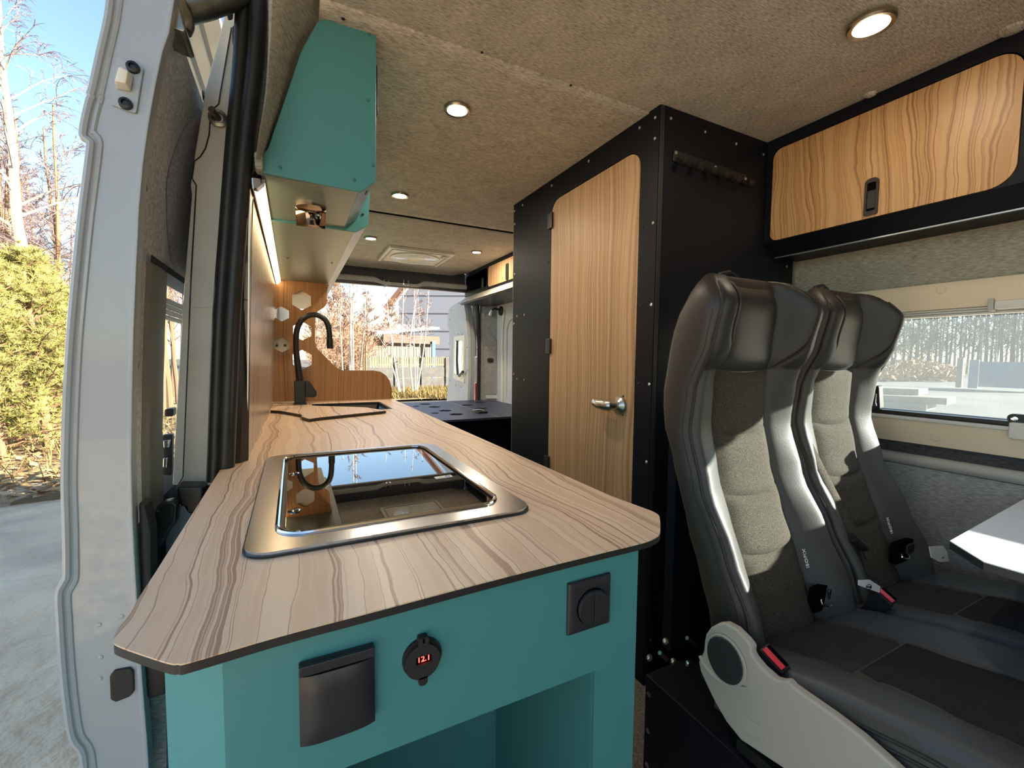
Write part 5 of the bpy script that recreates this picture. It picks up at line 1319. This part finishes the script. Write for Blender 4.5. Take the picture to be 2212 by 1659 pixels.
MB().tube([at(1425, 1410, 'y', 0.56), at(1440, 1424, 'y', 0.56)], 0.004, 6).build('recliner_rod', 'zinc', sb)
MB().tube([at(1484, 1378, 'y', 0.56), at(1505, 1395, 'y', 0.56)], 0.004, 6).build('recliner_rod', 'zinc', sb)
# ------------------------------------------------------------------ outdoors
rnd = random.Random(11)
def ground_grid(name, x0, x1, y0, y1, n, m, amp, z=GZ):
    rows = []
    for j in range(n + 1):
        y = y0 + (y1 - y0) * j / n
        rows.append([(x0 + (x1 - x0) * i / n, y, z + amp * mnoise.noise(Vector(((x0 + (x1 - x0) * i / n) * 0.9, y * 0.9, 0)))) for i in range(n + 1)])
    return MB().grid(rows).build(name, m, None, recalc=False)
struct(MB().add([(-160, -120, GZ - 0.06), (180, -120, GZ - 0.06), (180, 160, GZ - 0.06), (-160, 160, GZ - 0.06)], [(0, 1, 2, 3)]).build('ground', 'ground_road', None, recalc=False))
struct(ground_grid('yard_ground', -14, 14, -8, 13.5, 90, 'ground', 0.035))
struct(ground_grid('bank_ground', -22, 2.2, 5.9, 30, 60, 'ground_litter', 0.06, GZ + 0.01))
struct(ground_grid('verge_ground', 2.2, 30, 14.6, 40, 40, 'ground_litter', 0.05, GZ + 0.01))

def leaf_mesh(pts, size, name, m, up=0.35):
    mb = MB()
    for p in pts:
        a = rnd.uniform(0, 6.28); s = size * rnd.uniform(0.6, 1.3)
        u = Vector((math.cos(a), math.sin(a), rnd.uniform(-up, up))).normalized(); w = u.cross(Vector((rnd.uniform(-up, up), rnd.uniform(-up, up), 1))).normalized()
        p = Vector(p)
        mb.add([p - u * s, p + w * s * 0.5, p + u * s, p - w * s * 0.5], [(0, 1, 2, 3)])
    return mb.build(name, m, None, recalc=False, smooth=False)
def blades(pts, h, name, m, w=0.012, lean=0.5):
    mb = MB()
    for p in pts:
        a = rnd.uniform(0, 6.28); hh = h * rnd.uniform(0.5, 1.3); l = rnd.uniform(0, lean) * hh
        p = Vector(p); s = Vector((math.cos(a + 1.57), math.sin(a + 1.57), 0)) * w
        t = p + Vector((math.cos(a) * l, math.sin(a) * l, hh))
        mb.add([p - s, p + s, t], [(0, 1, 2)])
    return mb.build(name, m, None, recalc=False, smooth=False)
tag(stuff(leaf_mesh([(rnd.uniform(-9, -1.0), 5.9 + 8 * rnd.random() ** 1.6, GZ + 0.06 + rnd.uniform(0, 0.05)) for _ in range(7000)], 0.075, 'leaf_litter', 'leaf_litter')), 'brown fallen leaves covering the bank at the left edge', 'leaves')
pts = []
for _ in range(5000):
    p = gp(rnd.uniform(830, 1000), rnd.uniform(838, 861)); pts.append((p.x, p.y + rnd.uniform(-0.5, 0.5), GZ))
tag(stuff(blades(pts, 0.20, 'dry_grass', 'dry_grass', 0.016, 1.4)), 'yellow dry grass along the foot of the concrete fence', 'grass')
pts = [(rnd.uniform(-9, -1.5), rnd.uniform(6.4, 11), GZ) for _ in range(1800)]
tag(stuff(blades(pts, 0.30, 'bank_grass', 'dry_grass', 0.012, 0.9)), 'sparse dry grass blades on the leaf covered bank at left', 'grass')

def tube_lite(mb, pts, r0, r1, seg):
    n = len(pts)
    mb.tube(pts, [r0 + (r1 - r0) * i / (n - 1) for i in range(n)], seg, caps=False)
def grow(rng, p, d, length, n, wob, droop=0.0):
    out = [Vector(p)]; d = Vector(d).normalized()
    for i in range(n):
        d = (d + Vector((rng.uniform(-wob, wob), rng.uniform(-wob, wob), rng.uniform(-wob, wob) - droop * (i + 1) / n))).normalized()
        out.append(out[-1] + d * length / n)
    return out
def bare_tree(name, label, group, seed, h, r, trunk_m, branch_m, twig_m, loc, n1=20, n2=6, n3=6, droop=0.15, lean=(0, 0), start=0.22, trunk=None, spread=0.33, cat='tree', tw=0.0035):
    rng = random.Random(seed)
    t = thing(name, label, cat, loc, group)
    L = Vector(loc)
    if trunk is None:
        tr = grow(rng, (0, 0, -0.1), (lean[0], lean[1], 1), h, 10, 0.05)
    else: tr = smooth_path(trunk, 3)
    mb = MB(); tube_lite(mb, [p + L for p in tr], r, r * 0.18, 8); mb.build('trunk', trunk_m, t, recalc=False)
    mb1, mb2 = MB(), MB()
    for i in range(n1):
        f = start + (0.97 - start) * (i + rng.random()) / n1
        k = f * (len(tr) - 1); j = int(k); p = tr[j].lerp(tr[min(j + 1, len(tr) - 1)], k - j)
        a = rng.uniform(0, 6.283); up = rng.uniform(0.75, 1.7)
        d = (math.cos(a), math.sin(a), up)
        ln = h * spread * (1.12 - f) * rng.uniform(0.6, 1.1)
        br = grow(rng, p, d, ln, 5, 0.16, droop * 0.5)
        rb = r * 0.30 * (1.1 - f)
        tube_lite(mb1, [q + L for q in br], max(rb, tw * 1.3), max(rb * 0.3, tw), 4)
        for m2 in range(n2):
            g = rng.uniform(0.25, 1.0); kk = g * 5; jj = min(int(kk), 4); q = br[jj].lerp(br[jj + 1], kk - jj)
            d2 = (br[jj + 1] - br[jj]).normalized() + Vector((rng.uniform(-.9, .9), rng.uniform(-.9, .9), rng.uniform(-.3, .7)))
            sb_ = grow(rng, q, d2, ln * rng.uniform(0.3, 0.55), 4, 0.22, droop)
            tube_lite(mb2, [v + L for v in sb_], max(rb * 0.35, tw * 1.1), tw, 3)
            for m3 in range(n3):
                k3 = rng.uniform(0.5, 3.99); j3 = int(k3); v = sb_[j3].lerp(sb_[j3 + 1], k3 - j3)
                d3 = (sb_[j3 + 1] - sb_[j3]).normalized() + Vector((rng.uniform(-1, 1), rng.uniform(-1, 1), rng.uniform(-.6, .5) - droop))
                tw_ = grow(rng, v, d3, ln * rng.uniform(0.10, 0.24), 3, 0.25, droop * 1.6)
                tube_lite(mb2, [w + L for w in tw_], tw, tw * 0.5, 3)
    stuff(mb1.build('branches', branch_m, t, recalc=False))
    stuff(mb2.build('twigs', twig_m, t, recalc=False))
    return t
def copy_tree(o, loc, rz, sc, label=None, name=None):
    c = o.copy(); COL.objects.link(c); c.location = loc; c.rotation_euler = (0, 0, rz); c.scale = (sc,) * 3
    if label: c['label'] = label
    for ch in o.children:
        d = ch.copy(); COL.objects.link(d); d.parent = c
    return c

# --- left: the tall white birch, its neighbours and the pines
def far_at(px, D, z=GZ):
    """ground point in the direction of pixel column px (at the horizon), D metres from the camera"""
    d = ray(px, 767); d.z = 0; d.normalize()
    p = CAM + d * D; return Vector((p.x, p.y, z))
bp_ = far_at(62, 13.0)
def up_at(px, py, base):
    d = ray(px, py); D = math.hypot(base.x, base.y); k = D / math.hypot(d.x, d.y); p = CAM + d * k
    return p - base
trunk_b = [up_at(66, 930, bp_), up_at(63, 700, bp_), up_at(52, 560, bp_), up_at(36, 470, bp_), up_at(28, 330, bp_), up_at(18, 240, bp_), up_at(4, 130, bp_), up_at(0, 40, bp_), up_at(-6, -80, bp_)]
bare_tree('birch', 'tall white birch at the left edge, its trunk forking above the pines', 'birches on the left', 3, 8.2, 0.115, 'birch_bark', 'pale_branch', 'twig_bark', tuple(bp_), 26, 7, 7, 0.25, start=0.33, trunk=trunk_b, spread=0.30, tw=0.004)
b2 = bare_tree('birch', 'bare birch with reddish stem behind the tall birch on the left', 'birches on the left', 5, 7.5, 0.075, 'pine_bark', 'branch_bark', 'twig_bark', tuple(far_at(118, 15)), 26, 7, 7, 0.12, spread=0.30, tw=0.0045)
copy_tree(b2, far_at(150, 16.5), 1.4, 0.98, 'bare birch nearest the edge of the white sliding door')
copy_tree(b2, far_at(88, 17), 3.1, 1.02, 'slender bare birch between the tall birch and the reddish one')
copy_tree(b2, far_at(15, 18), 4.6, 1.12, 'bare birch at the very left edge behind the tall one')
copy_tree(b2, far_at(52, 20), 2.2, 1.18, 'bare birch far back on the left, just behind the tall white birch')
for k in range(12):
    o = copy_tree(b2, far_at(-40 + 17 * k + rnd.uniform(-6, 6), 21 + (k * 5 % 7)), rnd.uniform(0, 6.28), rnd.uniform(0.95, 1.3), 'thin bare tree in the dense thicket at the back on the left')
    o['group'] = 'thicket trees on the left'
for k in range(7):
    o = copy_tree(b2, far_at(345 + 9 * k, 14 + (k * 5 % 9)), rnd.uniform(0, 6.28), rnd.uniform(0.9, 1.2), 'thin bare tree seen through the window of the sliding door')
    o['group'] = 'trees behind the sliding door window'
def pine(name, label, seed, h, wdt, loc, nb=70, nm='needles'):
    rng = random.Random(seed); t = thing(name, label, 'tree', loc, 'pines on the left'); L = Vector(loc)
    tr = grow(rng, (0, 0, -0.1), (0, 0, 1), h, 8, 0.04)
    mb = MB(); tube_lite(mb, [p + L for p in tr], 0.07, 0.015, 7); mb.build('trunk', 'pine_bark', t, recalc=False)
    mb1, mb2 = MB(), MB()
    for i in range(nb):
        f = 0.10 + 0.88 * (i + rng.random()) / nb
        k = f * 8; j = min(int(k), 7); p = tr[j].lerp(tr[j + 1], k - j)
        a = rng.uniform(0, 6.283); ln = wdt * (1.08 - f) ** 0.7 * rng.uniform(0.6, 1.1)
        br = grow(rng, p, (math.cos(a), math.sin(a), 0.25 + 0.5 * f), ln, 4, 0.14, -0.05)
        tube_lite(mb1, [q + L for q in br], 0.014, 0.006, 4)
        for m2 in range(13):
            g = rng.uniform(0.3, 1.0) * 4; jj = min(int(g), 3); q = br[jj].lerp(br[jj + 1], g - jj) + Vector((rng.uniform(-.13, .13), rng.uniform(-.13, .13), rng.uniform(-.05, .12)))
            dd_ = (br[jj + 1] - br[jj]).normalized()
            for m3 in range(24):
                v = (dd_ * 0.7 + Vector((rng.uniform(-1, 1), rng.uniform(-1, 1), rng.uniform(-0.5, 1)))).normalized() * rng.uniform(0.07, 0.14)
                s = v.cross(Vector((rng.random(), rng.random(), rng.random()))).normalized() * 0.0045
                mb2.add([q + L - s, q + L + s, q + L + v], [(0, 1, 2)])
    stuff(mb1.build('boughs', 'pine_bark', t, recalc=False))
    stuff(mb2.build('needles', nm, t, recalc=False, smooth=False))
    return t
p1 = pine('pine', 'young yellow green pine in front of the birch at the left edge', 2, 3.0, 1.05, tuple(far_at(28, 10.2)))
copy_tree(p1, far_at(96, 9.4), 2.0, 1.0, 'young yellow green pine beside the white sliding door, taller of the near ones')
copy_tree(p1, far_at(140, 10.6), 4.0, 0.85, 'young pine half hidden behind the edge of the white sliding door')
copy_tree(p1, far_at(-14, 9.0), 1.1, 0.9, 'young pine cut off by the left edge of the picture')
copy_tree(p1, far_at(65, 12.2), 5.2, 1.05, 'young pine in the second row, behind the two near pines')
copy_tree(p1, far_at(110, 13.0), 3.3, 1.1, 'young pine farthest back, below the reddish birch stem')

# --- rear: birch clumps, red brush, fence, shed, tall building
def stem_tree(px_path, D, r, label, seed, group, n1=14, spread=0.22):
    base = far_at(px_path[0][0], D)
    tr = [up_at(x, y, base) for x, y in px_path]
    h = tr[-1].z
    return bare_tree('birch', label, group, seed, h, r, 'birch_bark', 'pale_branch', 'twig_bark', tuple(base), n1, 5, 4, 0.05, start=0.3, trunk=tr, spread=spread, tw=0.006)
G2 = 'birches seen through the rear opening'
stem_tree([(757, 815), (757, 740), (758, 680), (757, 630), (757, 560), (757, 500)], 17.0, 0.055, 'thick white birch trunk to the right of the tap, left one of its pair', 21, G2)
stem_tree([(763, 815), (763, 740), (762, 690), (764, 630), (763, 560), (764, 500)], 17.3, 0.045, 'white birch trunk to the right of the tap, right one of its pair', 22, G2)
stem_tree([(778, 790), (783, 740), (788, 700), (789, 660), (792, 600)], 17.6, 0.035, 'leaning thin birch stem between the trunk pair and the shed', 23, G2, 10)
stem_tree([(740, 800), (737, 740), (734, 690), (738, 640), (735, 560)], 18.5, 0.03, 'thin yellowish birch stem beside the end panel edge', 24, G2, 12)
CL = [([(862, 846), (850, 800), (838, 760), (823, 735), (808, 715)], 0.022, 'lowest leaning birch stem of the clump, pointing left over the fence'),
      ([(864, 846), (854, 790), (847, 740), (840, 690), (834, 630), (830, 560)], 0.034, 'left upright birch stem of the clump in front of the shed'),
      ([(872, 846), (869, 800), (868, 740), (870, 680), (872, 620), (873, 560)], 0.040, 'thick birch stem of the clump crossing the shed roof, centre left'),
      ([(892, 846), (886, 790), (886, 740), (890, 700), (896, 650), (892, 600), (888, 540)], 0.038, 'tallest middle birch stem of the clump before the building'),
      ([(897, 843), (896, 780), (894, 720), (897, 660), (906, 610), (912, 560)], 0.024, 'thin birch stem just right of the middle of the clump'),
      ([(900, 840), (903, 770), (910, 720), (906, 690), (903, 640)], 0.022, 'short thin birch stem between the middle and right stems'),
      ([(901, 843), (910, 790), (917, 740), (922, 690), (926, 640), (926, 580)], 0.036, 'right leaning birch stem of the clump with a branchy top')]
for i, (pth, r, lab) in enumerate(CL):
    stem_tree(pth, 16.0 + 0.25 * i, r, lab, 40 + i, G2, 12, 0.20)
bb = bare_tree('red_bush', 'reddish bare brush behind the birch pair right of the end panel', 'red brush beyond the rear opening', 61, 4.2, 0.05, 'pine_bark', 'branch_bark', 'red_brush', tuple(far_at(745, 21)), 46, 9, 7, 0.0, start=0.05, spread=0.36, tw=0.0065)
copy_tree(bb, far_at(715, 24), 1.0, 1.35, 'greyish bare tree crown left of the birch pair')
copy_tree(bb, far_at(790, 26), 2.4, 1.25, 'reddish bare crown above the left end of the shed roof')
copy_tree(bb, far_at(770, 22), 4.0, 1.0, 'low reddish brush at the right of the birch pair')
copy_tree(bb, far_at(690, 20), 5.0, 0.9, 'low brush seen through the hexagon cut-outs')
copy_tree(bb, far_at(838, 27), 0.5, 1.2, 'thin bare crown over the middle of the shed')
copy_tree(bb, far_at(728, 27), 2.9, 1.5, 'tall greyish bare crown beside the edge of the upper cabinet')
fx0, fx1 = far_at(792, 18.8), far_at(1012, 21.5)
cf = thing('concrete_fence', 'grey concrete panel fence with a row of pale pickets on top', 'fence', tuple((fx0 + fx1) / 2))
fd = (fx1 - fx0); fl_ = fd.length; fd.normalize(); fn = Vector((-fd.y, fd.x, 0))
def fbox(a, b, z0, z1, th, name, m, parent):
    p, q = fx0 + fd * a, fx0 + fd * b; o = fn * th
    v = [(s + e).to_tuple()[:2] for s, e in ((p, -o), (q, -o), (q, o), (p, o))]
    return MB().prism(v, 'z', GZ + z0, GZ + z1).build(name, m, parent)
nP = 4
for k in range(nP + 1):
    fbox(fl_ * k / nP - 0.09, fl_ * k / nP + 0.09, 0, 1.42, 0.09, 'post', 'concrete', cf)
for k in range(nP):
    for i in range(2):
        fbox(fl_ * k / nP + 0.1, fl_ * (k + 1) / nP - 0.1, 0.02 + 0.5 * i, 0.49 + 0.5 * i, 0.03 + 0.004 * (i % 2), 'panel', 'concrete', cf)
mb = MB()
n = int(fl_ / 0.105)
for k in range(n):
    a = fl_ * (k + 0.2) / n
    p, q = fx0 + fd * a, fx0 + fd * (a + 0.062); o = fn * 0.02
    mb.prism([(s + e).to_tuple()[:2] for s, e in ((p, -o), (q, -o), (q, o), (p, o))], 'z', GZ + 1.03, GZ + 1.45 + 0.02 * math.sin(k * 1.7))
stuff(mb.build('pickets', 'picket', cf))
fbox(0, fl_, 1.08, 1.13, 0.012, 'picket_rail', 'picket', cf)
for px in (786, 790):
    p = far_at(px, 18.6); MB().tube([p, p + Vector((0, 0, 1.9))], 0.03, 6).build('fence_stake', 'pine_bark', cf)
sh = thing('shed', 'grey shed with a low pale roof and rusty brown eaves behind the fence', 'building', tuple(far_at(865, 27)))
s0, s1 = far_at(775, 25), far_at(938, 28)
sd = (s1 - s0); sl = sd.length; sd.normalize(); sn = Vector((-sd.y, sd.x, 0))
def quad_box(o0, d, nrm, a, b, z0, z1, t0, t1, name, m, parent):
    p, q = o0 + d * a, o0 + d * b
    v = [(s + nrm * e).to_tuple()[:2] for s, e in ((p, t0), (q, t0), (q, t1), (p, t1))]
    return MB().prism(v, 'z', GZ + z0, GZ + z1).build(name, m, parent)
quad_box(s0, sd, sn, 0, sl, 0, 2.55, 0, 5, 'wall', 'shed_wall', sh)
for k in range(26):
    quad_box(s0, sd, sn, sl * k / 26 + 0.02, sl * k / 26 + 0.06, 0, 2.5, -0.02, 0, 'batten', 'shed_wall', sh)
za = (up_at(800, 722, far_at(800, 25)) + far_at(800, 25)).z; zb2 = (up_at(940, 712, far_at(940, 28)) + far_at(940, 28)).z
MB().add([s0 + sd * 0.8 - sn * 0.5 + Vector((0, 0, za - GZ)), s1 - sn * 0.5 + Vector((0, 0, zb2 - GZ)), s1 + sn * 5 + Vector((0, 0, zb2 - GZ + 0.5)), s0 + sd * 0.8 + sn * 5 + Vector((0, 0, za - GZ + 0.5)),
          s0 + sd * 0.8 - sn * 0.5 + Vector((0, 0, za - GZ + 0.14)), s1 - sn * 0.5 + Vector((0, 0, zb2 - GZ + 0.14)), s1 + sn * 5 + Vector((0, 0, zb2 - GZ + 0.64)), s0 + sd * 0.8 + sn * 5 + Vector((0, 0, za - GZ + 0.64))],
         [(0, 1, 2, 3), (4, 5, 6, 7), (0, 1, 5, 4), (1, 2, 6, 5), (2, 3, 7, 6), (3, 0, 4, 7)]).build('roof', 'shed_roof', sh)
quad_box(s0, sd, sn, 1.2, sl, za - GZ - 0.42, za - GZ + 0.05, -0.52, -0.45, 'fascia', 'fascia_brown', sh)
bq0 = far_at(936, 27.2)
MB().prism(rect(bq0.x - 0.10, bq0.x + 0.10, bq0.y - 0.1, bq0.y + 0.1), 'z', GZ, GZ + 2.4).build('corner_post', 'paint_blue', sh)
tb_ = thing('tall_building', 'tall pale grey building with a rusty gable edge beyond the shed', 'building', tuple(far_at(950, 42)))
b0, b1 = far_at(862, 44), far_at(1120, 42)
bd_ = (b1 - b0); blen = bd_.length; bd_.normalize(); bn = Vector((-bd_.y, bd_.x, 0))
zt0 = (up_at(858, 650, b0) + b0).z - GZ
MB().add([b0 + bn * t + Vector((0, 0, 0)) for t in (0, 10)] + [b1 + bn * t for t in (0, 10)] + [b0 + bn * t + Vector((0, 0, zt0)) for t in (0, 10)] + [b0 + bd_ * 5 + bn * t + Vector((0, 0, zt0 + 6)) for t in (0, 10)] + [b1 + bn * t + Vector((0, 0, zt0 + 6)) for t in (0, 10)],
         [(0, 2, 8, 6, 4), (1, 3, 9, 7, 5), (0, 1, 5, 4), (4, 5, 7, 6), (6, 7, 9, 8), (2, 3, 9, 8), (0, 1, 3, 2)]).build('wall', 'building_grey', tb_)
for k in range(5):
    quad_box(b0, bd_, bn, 0.2, blen, 2.2 + 1.7 * k, 2.25 + 1.7 * k, -0.03, -0.001, 'panel_joint', 'concrete', tb_)
g0 = b0 + Vector((0, 0, zt0)) - bd_ * 1.0 - Vector((0, 0, 1.0)); g1 = b0 + bd_ * 5 + Vector((0, 0, zt0 + 6.3))
MB().add([g0 - bn * 0.6, g1 - bn * 0.6, g1 - bn * 0.6 + Vector((0, 0, 0.7)), g0 - bn * 0.6 + Vector((-0.3, 0, 0.35)), g0 - bn * 0.1, g1 - bn * 0.1, g1 - bn * 0.1 + Vector((0, 0, 0.7)), g0 - bn * 0.1 + Vector((-0.3, 0, 0.35))],
         [(0, 1, 2, 3), (4, 5, 6, 7), (0, 1, 5, 4), (1, 2, 6, 5), (2, 3, 7, 6), (3, 0, 4, 7)]).build('gable_edge', 'fascia_brown', tb_)

# --- right window: yard, gate, fence panels, rubble, boards and the wood behind
def gz_at(px, py): return gp(px, py)
gt = thing('sheet_gate', 'blue grey sheet metal gate in the shade beyond the yard', 'gate', tuple(gz_at(2110, 836)))
g0 = gz_at(2090, 838); gdir = Vector((ray(2360, 767).x, ray(2360, 767).y, 0)).normalized(); 
g1 = far_at(2330, math.hypot(g0.x, g0.y) * 0.98)
gd = (g1 - g0); gl_ = gd.length; gd.normalize(); gnr = Vector((-gd.y, gd.x, 0))
gh = (up_at(2096, 777, g0)).z
quad_box(g0, gd, gnr, 0.0, gl_ * 0.10, 0, gh, 0, 0.10, 'post_panel', 'gate_blue', gt)
for k in range(7):
    quad_box(g0, gd, gnr, gl_ * (0.105 + 0.128 * k), gl_ * (0.23 + 0.128 * k), 0.1, gh - 0.1, 0.02, 0.10, 'sheet', 'gate_blue', gt)
quad_box(g0, gd, gnr, -0.5, -0.25, 0, gh + 0.1, -0.02, 0.2, 'gate_post', 'plank_pale', gt)
for px0, px1, pyb, pyt, lab in ((1884, 1907, 812, 779, 'left'), (1908, 1928, 811, 779, 'middle'), (1929, 1950, 810, 777, 'right')):
    a, b = gz_at(px0, pyb), gz_at(px1, pyb); hgt = up_at(px0, pyt, a).z
    t = thing('fence_panel', lab + ' of the three sunlit yellowish concrete fence panels seen past the far seat', 'fence panel', tuple(a), 'sunlit fence panels')
    d_ = (b - a).normalized(); nn = Vector((-d_.y, d_.x, 0))
    quad_box(a, d_, nn, 0.1, (b - a).length - 0.1, 0, hgt, 0, 0.12, 'slab', 'picket', t)
    quad_box(a, d_, nn, -0.15, 0.1, 0, hgt + 0.2, -0.05, 0.2, 'post', 'concrete', t)
    quad_box(a, d_, nn, 0.1, (b - a).length - 0.1, hgt * 0.62, hgt * 0.66, -0.03, 0, 'ledge', 'concrete', t)
a, b = gz_at(2069, 812), gz_at(2084, 812); d_ = (b - a).normalized()
t = thing('fence_panel', 'single sunlit yellow fence panel just left of the gate', 'fence panel', tuple(a), 'sunlit fence panels')
quad_box(a, d_, Vector((-d_.y, d_.x, 0)), 0, (b - a).length, 0, up_at(2070, 784, a).z, 0, 0.15, 'slab', 'picket', t)
mb = MB()
for _ in range(3200):
    px = rnd.uniform(1880, 2075); p = gz_at(px, rnd.uniform(806, 824)); s = rnd.uniform(0.05, 0.20) * (2 if rnd.random() < 0.06 else 1)
    hgt = max(0.1, 1.5 * (1 - abs((px - 1990) / 120) ** 2)) * rnd.random()
    ax = [Vector((rnd.uniform(-1, 1), rnd.uniform(-1, 1), rnd.uniform(-1, 1))).normalized() * s for _ in range(3)]
    c = p + Vector((0, 0, hgt))
    mb.add([c + ax[0], c + ax[1], c - ax[0], c - ax[1], c + ax[2], c - ax[2]], [(0, 1, 4), (1, 2, 4), (2, 3, 4), (3, 0, 4), (1, 0, 5), (2, 1, 5), (3, 2, 5), (0, 3, 5)])
tag(stuff(mb.build('rubble', 'leaf_litter', None, smooth=False)), 'heap of brown rubble and brush across the yard beyond the window', 'rubble')
bs = gz_at(1972, 886)
for k, (dx, dz, lab) in enumerate(((0, 0.0, 'lowest pale sawn timber of the stack in the sunny yard'), (0.15, 0.20, 'middle pale sawn timber of the stack in the sunny yard'), (-0.1, 0.40, 'topmost pale sawn timber of the stack in the sunny yard'))):
    c = bs + Vector((0.4 * k, 0.25 * k - 0.3 * (k == 1), dz))
    v = Vector((-0.15, 1.0, 0)).normalized(); w = Vector((1, 0.15, 0))
    L_ = 1.25 - 0.25 * k
    pts_ = [(c + v * a + w * e).to_tuple()[:2] for a, e in ((-0.3 - 0.25 * (k == 1), 0), (L_, -0.5), (L_, 0.6), (-0.3 - 0.25 * (k == 1), 1.1))]
    o = MB().prism(pts_, 'z', GZ + dz, GZ + dz + 0.20).build('timber', 'plank_pale', None, bevel=0.02, loc=tuple(c))
    tag(o, lab, 'timber', 'sawn timbers in the yard')
G3 = 'bare trees of the wood beyond the yard'
lab3 = 'bare greyish tree of the wood beyond the yard, through the side window'
w1_ = bare_tree('bare_tree', lab3, G3, 81, 9.0, 0.13, 'wood_bark', 'wood_bark', 'wood_bark', tuple(far_at(1985, 66)), 22, 5, 4, 0.0, start=0.15, spread=0.30, tw=0.018)
w2_ = bare_tree('bare_tree', lab3, G3, 82, 10.0, 0.11, 'pale_branch', 'pale_branch', 'wood_bark', tuple(far_at(2120, 64)), 20, 5, 4, 0.0, start=0.2, spread=0.26, tw=0.018)
for k in range(56):
    px = 1795 + 9.0 * k + rnd.uniform(-5, 5); D = rnd.uniform(64, 80)
    copy_tree(w1_ if k % 3 else w2_, far_at(px, D), rnd.uniform(0, 6.28), rnd.uniform(0.85, 1.25) * (1 + 0.15 * (px - 1900) / 300))
island_mat('needles_dark', [(0.03, 0.05, 0.02), (0.06, 0.08, 0.035)])
ev = pine('evergreen', 'low dark evergreen in the wood behind the rubble', 91, 5.0, 2.2, tuple(far_at(1985, 62)), 60, 'needles_dark')
ev['group'] = 'evergreens beyond the yard'
copy_tree(ev, far_at(2010, 63), 1, 0.9); copy_tree(ev, far_at(1960, 64), 2, 0.85)
